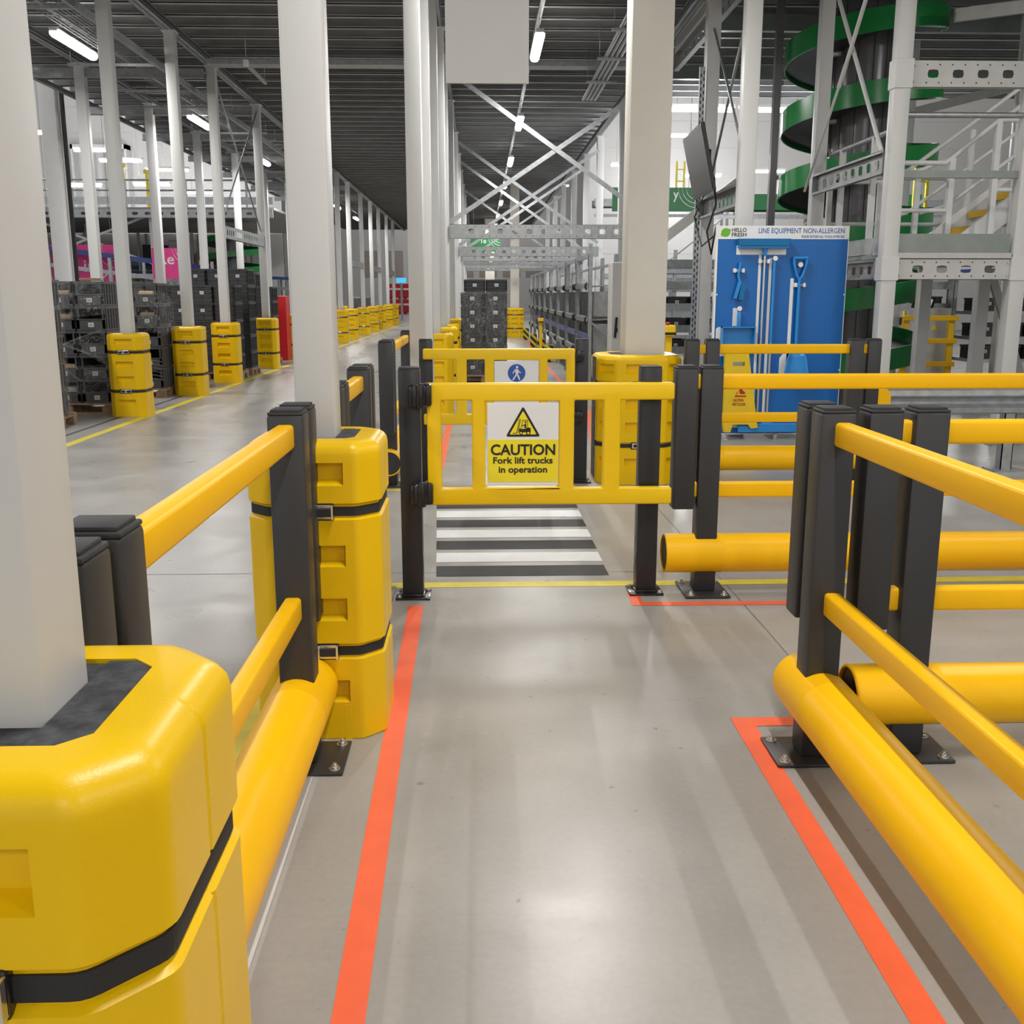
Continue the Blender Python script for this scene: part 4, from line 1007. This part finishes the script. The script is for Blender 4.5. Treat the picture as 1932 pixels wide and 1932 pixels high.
# ------------------------------------------------------------------ flow rack along the corridor
def flow_bay(i, y0, y1):
    t = thing('flow_rack', 'grey roller flow rack bay along the corridor, %s from the front' % ORD[i], 'rack', (1.8, y0, 0), 0, 'flow rack bays along the corridor')
    L = y1-y0
    for x in (0, 1.0):
        for y in (.05, L-.05):
            m = MB(); m.box(x-.03, x+.03, y-.035, y+.035, 0, 2.36 if i == 0 or x else 2.2); m.box(x-.034, x-.03, y-.012, y+.012, 0, 2.1, 0, 1)
            m.build('upright', [M['galv'], M['post']], t)
    for z0, sl in ((.55, .0), (1.12, .05), (1.66, .06)):
        m = MB(); m.box(-.05, .0, .09, L-.09, z0, z0+.075); m.box(-.055, -.045, .09, L-.09, z0-.01, z0+.02); m.bar((.0, L/2, z0+.02), (1.0, L/2, z0+.02+sl), L-.2, .02)
        n = int(L/.16)
        for k in range(n): m.box(-.062, -.05, .14+k*.16, .22+k*.16, z0+.01, z0+.06, 0, 1)
        m.build('roller_shelf', [M['beamg'], M['kick']], t)
        for y in (.12, L-.12): MB().tube([(-.045, y, z0+.08), (-.075, y, z0+.05), (-.075, y, z0), (-.05, y, z0-.03)], .014, 8).build('end_clip', M['cable'], t)
    MB().box(-.02, .02, .09, L-.09, 2.14, 2.20).box(.98, 1.02, .09, L-.09, 2.14, 2.20).build('top_rail', M['galv'], t)
    for y in (.1, L/2, L-.1): MB().box(.06, .95, y-.004, y+.004, .62, 1.08).box(.06, .95, y-.004, y+.004, 1.2, 1.6).build('divider_panel', M['beamg'], t)
    MB().box(-.035, .04, .09, .16, 2.0, 2.2).build('blue_stop', M['bluerail'], t)
    MB().box(-.01, .03, .2, L-.2, .80, .92).build('blue_bar', M['bluerail'], t)
    m = MB(); m.bar((.03, .05, 1.1), (.97, .05, .3), .03, .03); m.build('diagonal_tie', M['galv'], t)
for i, (a, b) in enumerate([(17.0, 19.2), (19.3, 21.5), (21.6, 23.9), (24.0, 26.4), (26.5, 28.9), (29.0, 31.4), (31.5, 34.0), (34.1, 36.6)]): flow_bay(i, a, b)
t = thing('grey_cabinet', 'pale grey cabinet with a black lever handle beside the big white column', 'cabinet', (2.3, 15.8, 0))
MB().box(-.33, .33, -.25, .25, 0, 2.02, .01).build('body', M['panel'], t)
m = MB(); m.box(-.27, -.24, -.28, -.25, 1.0, 1.06); m.bar((-.26, -.285, 1.22), (-.28, -.285, .92), .035, .02); m.build('lever_handle', M['black'], t)
for i, (x, y) in enumerate([(1.62, 24.4), (1.62, 27.6), (1.62, 31.5), (1.62, 36.6)]):
    tag(MB().box(-.1, .1, -.12, .12, 0, .40, .02).build('corner_guard', M['hazard'], loc=(x, y, 0)), 'black and yellow striped block at the flow rack foot, %s from the front' % ORD[i], 'corner guard', 'striped corner blocks')
def estop(label, x, y, h):
    t = thing('stop_pedestal', label, 'pedestal', (x, y, 0))
    MB().box(-.035, .035, -.035, .035, 0, h, .006).build('stem', M['gate'], t)
    m = MB(); m.box(-.07, .07, -.09, .05, h, h+.13, .02); m.build('switch_box', M['gate'], t); MB().box(-.072, .072, -.092, .052, h+.02, h+.05).build('black_band', M['ink'], t)
    m = MB(); m.tube([(-.02, -.02, h+.13), (-.02, -.02, h+.16)], [.02, .035], 12); m.build('red_button', M['red'], t)
estop('yellow emergency stop pedestal between the big white column and the board', 2.17, 11.9, 1.08)
estop('yellow emergency stop pedestal by the striped blocks in the corridor', 1.50, 25.6, .86)
# live storage rack further back, seen between the big column and the board
t = thing('storage_rack', 'deep grey storage rack behind the flat screen column', 'rack', (6.4, 19.6, 0))
for x in (-3.0, -1.9, -.8, .3, 1.4, 2.5):
    for y in (0, 1.4): MB().box(x-.04, x+.04, y-.04, y+.04, 0, 2.6).build('upright', M['galv'], t)
for z_ in (.45, .85, 1.25, 1.65, 2.05):
    m = MB(); m.box(-3.0, 2.5, -.06, -.04, z_, z_+.14); m.box(-3.0, 2.5, -.04, 1.44, z_, z_+.03); m.build('shelf', M['galv'], t)
for z_ in (.48, .88, 1.28):
    for k in range(10):
        dup(PROTO['low'], (6.4-2.45+1.1*(k//2)+(-.235 if k % 2 == 0 else .235), 19.6+.32, z_+.005), label='dark tote on rack behind the flat screen, %s along its %s shelf' % (ORD[k], {.48: 'lowest', .88: 'second', 1.28: 'third'}[z_]), group='totes on the storage rack')
RACK = t
for x, y, nm in ((-11.2, 33.2, 'grey storage rack under the tote-side conveyor bridge, nearer one'), (-17.5, 40.5, 'grey storage rack under the tote-side conveyor bridge, farther one'), (9.0, 39, 'grey storage rack far behind the flat screen under the overhead conveyor'), (6.6, 25.2, 'grey storage rack one row behind the one with dark totes'), (6.8, 32.5, 'grey storage rack two rows behind the one with dark totes')): dup(RACK, (x, y, 0), label=nm)
# ------------------------------------------------------------------ flat screen
t = thing('flat_screen', 'dark flat screen tilted on the column beside the tool board', 'screen', (2.58, 12.55, 3.06))
o = MB().box(-.02, .02, -.66, .66, -.37, .37, .008).build('housing', M['black'], t); o.rotation_euler = (0, -.22, -.04)
o = MB().box(-.024, -.019, -.64, .64, -.35, .35).build('display', M['screen'], t); o.rotation_euler = (0, -.22, -.04)
m = MB(); m.box(.02, .08, -.3, .1, -.12, .12, .01); m.bar((.05, 0, 0), (.18, .85, 0), .05, .08); m.build('wall_bracket', M['black'], t)
m = MB(); m.tube([(.1, -.4, -.2), (.12, -.45, -.5), (.05, -.35, -.8), (.10, -.4, -1.05), (.12, -.5, -.75)], .012, 8); m.tube([(.1, -.1, -.25), (.0, .15, -.6), (.05, -.1, -.95), (.12, -.4, -.85)], .009, 8); m.build('cable', M['cable'], t)
t = thing('slotted_strut', 'slotted galvanised strut standing in front of the flat screen column', 'strut', (2.77, 13.45, 0))
m = MB(); m.box(-.035, .035, -.02, .02, 0, 4.3)
for k in range(52):
    m.box(-.024, -.010, -.0215, -.019, .2+k*.078, .24+k*.078, 0, 1); m.box(.010, .024, -.0215, -.019, .235+k*.078, .275+k*.078, 0, 1)
m.build('strut_body', [M['galv'], M['dark']], t)

# ------------------------------------------------------------------ platform steelwork behind the board
def rpost(label, x, y, z1, w_=.155, collar=()):
    t = thing('platform_column', label, 'column', (x, y, 0))
    MB().box(-w_/2, w_/2, -w_/2, w_/2, .015, z1, .010).build('shaft', M['column'], t, smooth=True)
    MB().box(-.13, .13, -.13, .13, 0, .015).build('base_plate', M['galv'], t)
    for a, b in collar: MB().box(-w_/2-.012, w_/2+.012, -w_/2-.012, w_/2+.012, a, b, .004).build('collar', M['column'], t)
    return t
rpost('tall pale platform column just beyond the tool board', 4.135, 10.58, 5.7, collar=((1.69, 1.92), (3.52, 3.79)))
rpost('pale platform column behind the first one, crossed by the tie rods', 4.135, 12.98, 5.7)
rpost('pale platform column at the frame edge holding the perforated beams', 5.46, 10.58, 5.7, collar=((1.69, 1.92),))
rpost('pale column under the raised platform, nearer the spiral conveyor', 5.83, 13.6, 1.92)
rpost('pale column under the raised platform, with the diagonal brace', 6.60, 13.6, 1.92)
rpost('pale upper column behind the raised platform stair', 8.25, 16.3, 5.7)
rpost('grey column beyond the stair, far side of the platform', 7.3, 18.2, 5.7)
pbeam('platform_beam', 'lower perforated platform beam with oval holes', (4.215, 10.52), 'x', 1.165, 1.70, 1.905, pitch=.247, hw=.115, hh=.075, margin=.03, depth=.07, mat='galvp')
pbeam('platform_beam', 'upper perforated platform beam with oval holes', (4.215, 10.52), 'x', 1.165, 3.53, 3.78, pitch=.247, hw=.112, hh=.080, margin=.03, depth=.07, mat='galvp')
pbeam('platform_beam', 'perforated side beam of the platform level with the header of the board', (4.10, 10.67), 'y', 2.22, 1.70, 1.905, pitch=.235, hw=.10, hh=.09, depth=.07, mat='beamg')
pbeam('platform_beam', 'higher perforated side beam in front of the green spiral', (4.10, 10.67), 'y', 2.22, 2.735, 2.97, pitch=.235, hw=.11, hh=.10, depth=.055, mat='beamg')
t = thing('raised_platform', 'steel platform floor with grey-green kick plates above the lower beam', 'platform', (4.1, 10.55, 0))
MB().box(.0, .13, .14, 2.30, 1.908, 1.955).box(.13, 5.5, .125, 3.1, 1.908, 1.955).build('floor_plate', M['kick'], t)
MB().box(.10, 1.25, -.02, -.014, 1.965, 2.150).build('front_kickplate', M['kick'], t); MB().box(.02, .026, .12, 2.3, 1.965, 2.13).build('side_kickplate', M['galv'], t)
MB().box(.10, 1.27, -.05, .02, 1.908, 1.962, .004).build('edge_angle', M['galvp'], t)
t = thing('platform_railing', 'handrail bars across the platform front between the two pale columns', 'railing', (4.2, 10.58, 0))
MB().box(.02, 1.18, -.03, .03, 2.69, 2.76).build('square_bar', M['kick'], t); MB().tube([(.02, 0, 3.285), (1.18, 0, 3.285)], .028, 12).build('round_bar', M['galv'], t, smooth=True)
t = thing('platform_railing', 'side handrail of the platform in front of the spiral', 'railing', (4.25, 10.7, 0))
MB().tube([(0, .0, 3.20), (0, 2.2, 3.20)], .03, 12).build('top_bar', M['galv'], t, smooth=True)
for y in (.75, 1.75): MB().box(-.03, .03, y-.03, y+.03, 1.96, 3.2).build('upright', M['column'], t)
t = thing('platform_railing', 'white railing across the platform before the spiral core', 'railing', (4.4, 13.3, 0))
for z_ in (2.42, 2.98): MB().tube([(0, 0, z_), (1.55, 0, z_)], .026, 10).build('rail_bar', M['column'], t, smooth=True)
for x in (.0, .75, 1.5): MB().box(x-.03, x+.03, -.03, .03, 1.96, 3.0).build('upright', M['column'], t)
t = thing('cross_brace', 'round tie rods crossing between the two tall platform columns', 'brace', (4.01, 11.78, 0))
m = MB(); m.tube([(0, -1.16, 2.95), (0, 1.16, 5.60)], .022, 10); m.build('tie_rod', M['column'], t, smooth=True)
m = MB(); m.tube([(-.05, 1.12, 2.78), (-.05, .1, 3.78)], .016, 10); m.tube([(-.05, .1, 3.78), (-.05, -.1, 3.98)], .026, 8); m.tube([(-.05, -.1, 3.98), (-.05, -1.12, 5.1)], .022, 10); m.build('tie_rod', M['column'], t, smooth=True)
t = thing('diagonal_brace', 'grey diagonal flat brace under the raised platform', 'brace', (7.05, 13.6, 0))
MB().bar((-.36, 0, 1.85), (.35, 0, .05), .06, .10).build('brace_bar', M['galvp'], t)
# crash rail
t = thing('crash_rail', 'grey corrugated steel crash rail with a yellow end piece', 'crash rail', (3.5, 8.95, 0))
pf = [(.0, .52), (-.05, .535), (-.055, .575), (-.0, .605), (.01, .63), (-.0, .655), (-.055, .685), (-.05, .725), (.0, .74)]
m = MB(); A = [m.bm.verts.new((.06, y_, z_)) for y_, z_ in pf]; B_ = [m.bm.verts.new((5.5, y_, z_)) for y_, z_ in pf]
for k in range(len(pf)-1): m.bm.faces.new((A[k], A[k+1], B_[k+1], B_[k]))
o = m.build('rail_beam', M['galv'], t, fix=False); md = o.modifiers.new('thick', 'SOLIDIFY'); md.thickness = .004
m = MB(); m.prism([(-.02, .52), (.06, .52), (.09, .56), (.09, .70), (.06, .74), (-.02, .74)], -.07, .02); m.build('end_piece', M['rail'], t)
for x in (1.22, 3.4):
    MB().box(x-.05, x+.05, .02, .03, .012, .74).box(x-.05, x-.042, .02, .12, .012, .74).box(x+.042, x+.05, .02, .12, .012, .74).build('rail_post', M['galv'], t)
    MB().box(x-.14, x+.14, -.06, .18, 0.0005, .012).build('rail_foot', M['galv'], t)

# ------------------------------------------------------------------ spiral conveyor
def spiral(label, x, y, top=5.72):
    t = thing('spiral_conveyor', label, 'spiral conveyor', (x, y, 0))
    m = MB(); m.tube([(0, 0, 0), (0, 0, top)], .40, 40); core = m.build('core_drum', M['core'], t, smooth=True)
    m = MB()
    for k in range(12):
        a = 2*PI*k/12; p = Vector((math.cos(a)*.401, math.sin(a)*.401, 0)); m.bar(p + Vector((0, 0, .02)), p + Vector((0, 0, top-.02)), .008, .008)
    m.build('seam', M['dark'], core)
    R, r, pitch = 1.10, .40, .905; zf = .615; n = 44
    a0, a1 = math.radians(270) - 2*PI*.30, math.radians(270) + 2*PI*((top-.35-zf)/pitch)
    N = int((a1-a0)/(2*PI)*n)
    sk, dk = MB(), MB(); pv = None
    for i in range(N+1):
        a = a0 + (a1-a0)*i/N; z_ = zf + pitch*(a-math.radians(270))/(2*PI); c, s_ = math.cos(a), math.sin(a)
        q = [sk.bm.verts.new((c*rr, s_*rr, z_+h)) for rr, h in ((R, -.15), (R, .15), (R-.02, .15), (R-.02, -.15))]
        d = [dk.bm.verts.new((c*rr, s_*rr, z_+h)) for rr, h in ((r, -.06), (R-.02, -.10), (R-.02, -.04), (r, -.02))]
        if pv:
            for k in range(4):
                f = sk.bm.faces.new((pv[0][k], q[k], q[(k+1)%4], pv[0][(k+1)%4])); f.smooth = True
                dk.bm.faces.new((pv[1][k], d[k], d[(k+1)%4], pv[1][(k+1)%4])).smooth = True
        pv = (q, d)
    sk.build('green_guide', M['green'], t, smooth=True); dk.build('slat_track', M['slat'], t, smooth=True)
    for k in range(5):
        zc = 1.0 + k*.905
        for q in range(3):
            a = 1.9 + q*1.5; b = MB(); b.bar((math.cos(a)*.40, math.sin(a)*.40, zc+q*.3), (math.cos(a)*.62, math.sin(a)*.62, zc+q*.3), .10, .14); b.build('track_bracket', M['galv'], t)
    return t
sp = spiral('green spiral conveyor round a dark grey drum behind the tool board', 5.5, 15.5)
w_ = MB(); w_.prism(rtri(.16, .14, .12, 2.36, .012), -1.112, -1.104); wo = w_.build('warning_triangle', M['signy'], sp)
w_ = MB(); w_.prism(rtri(.125, .108, .12, 2.37, .006), -1.114, -1.112); w_.build('triangle_ink', M['ink'], wo); w_ = MB(); w_.prism(rtri(.095, .082, .12, 2.377, .004), -1.116, -1.114); w_.build('triangle_field', M['signy'], wo)
t = thing('support_mast', 'grey square mast standing beside the green spiral', 'mast', (4.27, 15.6, 0)); MB().box(-.05, .05, -.05, .05, 2.5, 5.75).box(-.04, .085, -.03, .03, 3.2, 3.26).box(-.04, .085, -.03, .03, 4.5, 4.56).build('mast_tube', M['core'], t)
t.location = (4.30, 15.6, 0)
sp2 = dup(sp, (-9.6, 41.5, 0), label='distant green spiral conveyor beyond the tote-side columns'); sp2.scale = (1, 1, .72)

# ------------------------------------------------------------------ stair
t = thing('steel_stair', 'white steel stair with yellow step nosings rising from the platform', 'stair', (5.50, 12.0, 1.957))
N = 9
for y in (0, 1.02): MB().bar((.02, y, .14), (N*.25, y, N*.2+.09), .04, .22).build('stringer', M['white'], t)
for k in range(N):
    x, z_ = .05+k*.25, .16+k*.2
    tr = MB().box(x, x+.26, .03, .99, z_, z_+.03).build('tread', M['kick'], t); MB().box(x-.012, x+.03, .04, .98, z_-.045, z_+.034).build('yellow_nosing', M['nosing'], tr)
for y in (-.05, 1.07):
    m = MB(); m.tube([(-1.0, y, .95), (-.55, y, .95), (-.2, y, 1.1), (N*.25, y, N*.2+1.12)], .026, 10); m.build('handrail', M['white'], t, smooth=True)
    m = MB(); m.tube([(-.5, y, .5), (-.2, y, .58), (N*.25, y, N*.2+.60)], .022, 10); m.build('knee_rail', M['white'], t, smooth=True)
    for x in (-.55, .55, 1.5, 2.1): MB().box(x-.028, x+.028, y-.025, y+.025, 0.001 if x < 0 else max(0, x*.8-.05), max(.95, 1.13+x*.8)).build('baluster', M['white'], t)
t = thing('stair_landing', 'upper landing slab at the head of the white stair', 'landing', (7.92, 12.0, 3.65))
MB().box(0, 2.0, -.2, 1.2, .06, .12).build('slab', M['kick'], t)
for x, y in ((.1, -.1), (.1, 1.1), (1.9, -.1), (1.9, 1.1)): MB().box(x-.05, x+.05, y-.05, y+.05, -1.69, .06).build('leg', M['white'], t)
t = thing('platform_railing', 'white railing at the platform foot of the stair', 'railing', (4.55, 11.6, 1.957))
m = MB(); m.tube([(0, 0, 1.0), (.55, 0, 1.0), (1.1, 0, 1.45), (2.2, 0, 1.45), (2.6, 0, 1.0)], .028, 10); m.build('handrail', M['white'], t, smooth=True)
MB().tube([(0, 0, .5), (.6, 0, .5)], .024, 10).build('knee_rail', M['white'], t, smooth=True); MB().tube([(1.1, 0, .72), (2.25, 0, .72)], .024, 10).build('knee_rail', M['white'], t, smooth=True)
for x, h in ((.02, 1.0), (.62, 1.05), (1.1, 1.45), (1.55, 1.45), (2.2, 1.45)): MB().box(x-.03, x+.03, -.03, .03, 0, h).build('upright', M['white'], t)
# control cabinet, yellow rails and shelving under the platform
t = thing('control_cabinet', 'beige control cabinet with a small terminal on top, under the platform', 'cabinet', (7.75, 17.6, 0))
MB().box(-.33, .30, 0, .25, .05, 1.32, .01).build('body', M['panel'], t); MB().box(-.33, .30, .02, .23, 0, .05).build('plinth', M['post'], t)
m = MB(); m.prism(rtri(.11, .10, .02, .96, .006), -.003, 0); m.build('hazard_label', M['signy'], t)
o = MB().box(-.36, .02, -.06, -.02, 1.34, 1.56, .01).build('terminal', M['post'], t); o.rotation_euler = (.6, 0, 0); o.location = (0, .8, .35); o.location = (0, .9, .25)
MB().box(-.32, -.04, -.066, -.06, 1.38, 1.52).build('terminal_display', M['tscreen'], o)
MB().box(-.2, -.12, .08, .14, 1.32, 1.40).build('terminal_stand', M['post'], t)
t = thing('yellow_guard_rail', 'small three-bar yellow guard rail in front of the control cabinet', 'guard rail', (7.45, 16.95, 0))
for z_ in (.38, .76, 1.13): MB().box(-.48, .42, -.03, .03, z_, z_+.085, .008).build('bar', M['rail'], t)
for x in (-.42, .34): MB().box(x-.05, x+.05, .03, .10, 0, 1.2, .005).build('post', M['gate'], t)
t = thing('shelf_rack', 'dark shelf rack with a blue top rail under the far end of the platform', 'rack', (9.62, 18.5, 0))
for x in (-.75, .80):
    for y in (0, .8): MB().box(x-.03, x+.03, y-.03, y+.03, 0, 2.0).build('upright', M['galv'], t)
for z_ in (.35, .75, 1.2): MB().box(-.73, .78, -.04, .84, z_, z_+.06).build('shelf', M['galv'], t)
MB().box(-.8, .85, -.06, .86, 1.86, 2.0).build('blue_top_rail', M['bluerail'], t); MB().box(-.75, .8, -.02, .84, 2.0, 2.12).build('white_trough', M['white'], t)
for x in (-.6, .55): MB().box(x-.05, x+.05, -.075, -.06, 1.86, 1.99).build('yellow_plate', M['signy'], t)
for z_, nm in ((.41, 'lowest'), (.81, 'middle'), (1.26, 'top')):
    for k in range(3): dup(PROTO['low'], (9.16+k*.46, 18.84, z_+.002), label='dark tote on %s shelf of the blue-topped rack, %s along' % (nm, ORD[k]), group='totes on the shelf rack')
# fascia and diagonal members under the side deck
t = thing('deck_fascia', 'white fascia panels hanging along the deck edge beside the tool board', 'fascia', (3.16, 10, 0))
for k in range(5): MB().box(0, .02, -6.4+k*2.8, -3.64+k*2.8, 5.26, 5.72).build('fascia_panel', M['white'], t)
pbeam('edge_beam', 'perforated beam along the deck edge below the white fascia', (3.16, 2.2), 'y', 15.0, 5.00, 5.25, pitch=.30, hw=.10, hh=.11, depth=.08, dots=False)
for i, (p0, p1) in enumerate([((6.2, 14.2, 5.1), (10.5, 14.2, 5.65)), ((7.0, 20, 4.6), (11, 20, 5.6)), ((4.35, 17.9, 3.4), (3.09, 17.9, 2.45))]):
    t = thing('sway_brace', 'grey sloping sway brace under the side deck, %s from the front' % ORD[i], 'brace', (0, p0[1], 0), 0, 'sway braces under the side deck'); MB().bar((p0[0], 0, p0[2]), (p1[0], 0, p1[2]), .06, .16).build('brace_bar', M['galvp'], t)
for i, y in enumerate([13.2, 16.8, 20.4]): tag(MB().box(3.4, 16, y-.06, y+.06, 5.50, 5.74).build('side_girder', M['kick']), 'dark cross girder under the side deck, %s from the front' % ORD[i], 'girder', 'side deck girders')
# signs and conveyors in the halls
def banner(name, label, x0, x1, y, z0, z1, mat, words=(), zt=5.46):
    t = thing(name, label, 'sign', ((x0+x1)/2, y, 0)); h = (x1-x0)/2
    MB().box(-h, h, -.02, .02, z0, z1).build('panel', M[mat], t)
    for s_, wx, wz, ww, wh in words: text(s_, 'lettering', M['signw'], t, ww, wh, (wx, -.022, wz), .01)
    m = MB()
    for rr in (.45, .62, .8):
        q = rr*min(h, z1-z0); P = [(h-.02-q*math.cos(a), z1-.02-q*math.sin(a)) for a in [k*PI/16 for k in range(0, 9)]]
        for a, b in zip(P, P[1:]): m.bar((a[0], -.022, a[1]), (b[0], -.022, b[1]), .004, .012)
    m.build('arc_motif', M['signw'], t)
    rods('cord', t, [((q, 0, z1), (q, 0, zt)) for q in (-h*.8, h*.8)], .006, 5)
    return t
banner('green_banner', 'green hanging banner half hidden behind the big white column', 3.75, 6.15, 30, 3.85, 4.50, 'greensign', [('y', .60, 4.24, .15, .26)], 13)
banner('green_banner', 'small green hanging sign at the far end of the corridor', -.35, .85, 42.9, 3.25, 3.9, 'greensign', [('To', -.1, 3.68, .25, .18)], 5.755)
banner('pink_sign', 'pink hanging sign reading Re beyond the tote stacks', -8.25, -7.35, 26.9, 1.95, 2.70, 'pink', [('Re', -.10, 2.43, .40, .26)], 13)
banner('pink_sign', 'wide pink sign behind the second tote stack columns', -11.6, -9.6, 28.5, 1.9, 2.85, 'pink', [('in', .2, 2.3, .3, .3)], 13)
def conv(label, p0, p1, yw, mat='bluerail', legs=3, zr=.12):
    t = thing('belt_conveyor', label, 'conveyor', p0); d = Vector(p1)-Vector(p0)
    for y in (0, yw): MB().bar((0, y, 0), (d.x, d.y+y, d.z), .04, zr).build('side_rail', M[mat], t)
    MB().bar((0, yw/2, -.02), (d.x, d.y+yw/2, d.z-.02), yw-.04, .03).build('belt', M['panel'], t)
    MB().bar((0, 0, -.42), (d.x, d.y, d.z-.42), .05, .10).build('lower_beam', M['galv'], t)
    for k in range(legs):
        q = (k+.5)/legs; p = d*q
        for y in (0, yw): MB().box(p.x-.04, p.x+.04, p.y+y-.04, p.y+y+.04, -p0[2], p.z-.05).build('leg', M['galv'], t)
    for k in range(legs-1):
        a, b = d*((k+.5)/legs), d*((k+1.5)/legs); MB().bar((a.x, a.y, a.z-p0[2]*.6), (b.x, b.y, b.z-.4), .04, .04).build('diagonal_tie', M['galv'], t)
    return t
conv('blue-sided conveyor sloping down behind the tote stacks', (-13.5, 27.8, 3.02), (-7.3, 27.8, 2.25), .5, legs=4)
conv('lower blue-sided conveyor behind the tote stacks', (-14.5, 31.2, 1.75), (-7.6, 31.2, 1.70), .5, legs=4)
conv('far blue-sided conveyor before the white hall wall', (-18, 45, 2.6), (-7.5, 45, 2.2), .6, legs=5)
conv('grey belt conveyor high behind the spiral conveyor', (6.6, 31, 4.2), (13, 31, 4.2), .7, 'greensign', 3, .45)
conv('grey overhead conveyor in the hall behind the board', (3.9, 36, 4.6), (16, 36, 4.6), .8, 'galv', 4, .25)
tag(MB().box(-11.9, -10.7, 23.0, 23.6, 0, 2.28, .02).build('white_cabinet', M['white']), 'white cabinet standing behind the opened tote stack', 'cabinet')
t = thing('conveyor_bridge', 'raised grey conveyor bridge crossing the tote-side hall', 'bridge', (-14, 36, 0))
MB().box(-10, 7.1, .1, 13.6, 4.342, 4.42).build('bridge_deck', M['deck'], t)
for z_ in (4.95, 5.28): MB().tube([(-10, 0, z_), (7.1, 0, z_)], .03, 8).build('rail_bar', M['galv'], t)
for k in range(9): MB().box(-9.8+k*2, -9.74+k*2, -.03, .03, 4.4, 5.3).build('upright', M['galv'], t)
MB().box(-10, 7.1, -.05, 0, 4.5, 4.74).build('side_guide', M['galv'], t)
for x in (-6.2, -1.6, 2.9, 6.6):
    for y in (.5, 6.8): MB().box(x-.09, x+.09, y-.09, y+.09, 0, 4.3).build('leg', M['column'], t)
for k, (a, b) in enumerate(((-6.1, -1.7), (-1.5, 2.8))):
    MB().bar((a, .5, 4.2), (b, .5, 2.6), .05, .08).build('knee_brace', M['galv'], t); MB().bar((a, .55, 2.6), (b, .55, 4.2), .05, .08).build('knee_brace', M['galv'], t)
pbeam('bridge_beam', 'long perforated beam along the front of the conveyor bridge', (-24, 35.85), 'x', 17.1, 4.06, 4.34, pitch=.42, hw=.2, hh=.1, depth=.1, dots=False)
t = thing('light_frame', 'white framed box on the wall above the conveyor bridge', 'frame', (-17.2, 49.8, 0))
for x in (-1.2, -.4, .4, 1.2): MB().box(x-.05, x+.05, -.5, .15, 5.0, 8.2).build('post', M['white'], t)
MB().box(-1.25, 1.25, -.5, .15, 8.0, 8.2).build('top_bar', M['white'], t)
for i, x in enumerate((-12.0, -11.2)):
    t = thing('yellow_gate_post', 'thin yellow post on the conveyor bridge, %s of two' % ORD[i], 'post', (x, 36.6, 4.425)); MB().box(-.05, .05, -.05, .05, 0, 1.3 - .2*i).build('stem', M['signy'], t); MB().box(-.1, .1, -.06, .06, 1.3-.2*i, 1.45-.2*i).build('head', M['signy'], t)
for i, (x, y, z_, h) in enumerate([(6.85, 36.3, 4.73, 1.25), (9.4, 22.5, 3.3, 1.1)]):
    t = thing('yellow_ladder', 'yellow ladder frame in the hall, %s' % ('behind the flat screen' if i == 0 else 'behind the white stair'), 'ladder', (x, y, 0))
    for q in (-.13, .13): MB().box(q-.03, q+.03, -.03, .03, z_ if i == 0 else 0, z_+h).build('side_rail', M['signy'], t)
    for k in range(3): MB().box(-.1, .1, -.015, .015, z_+.2+k*.38, z_+.24+k*.38).build('rung', M['signy'], t)

t = thing('pallet_racking', 'tall grey pallet racking below the conveyor bridge deck', 'racking', (-17, 46.5, 0))
for k in range(7):
    for y in (0, 1.1): MB().box(-7+k*2.3-.05, -7+k*2.3+.05, y-.05, y+.05, 0, 4.2).build('upright', M['galv'], t)
for z_ in (.2, 1.5, 2.8): 
    for y in (0, 1.1): MB().box(-7, 6.8, y-.03, y+.03, z_-.12, z_).build('load_beam', M['bluerail'], t)
for zi, z_ in enumerate((.2, 1.5, 2.8)):
    for k in range(12):
        if (k*7+zi*3) % 5 == 0: continue
        h = .55 + .5*((k*5+zi*7) % 4)/3
        o = MB().box(-.46, .46, -.5, .5, 0, h, .03).build('stored_load', M[['card', 'panel', 'tote2', 'white'][(k+zi) % 4]], loc=(-17-6.42+k//2*2.3+(k % 2)*1.14, 47.05, z_+.001))
        tag(o, '%s load on the %s level of the tall racking under the bridge, %s along' % (['brown', 'grey', 'black', 'white'][(k+zi) % 4], ['lowest', 'middle', 'top'][zi], ORD[k]), 'pallet load', 'loads on the tall racking')
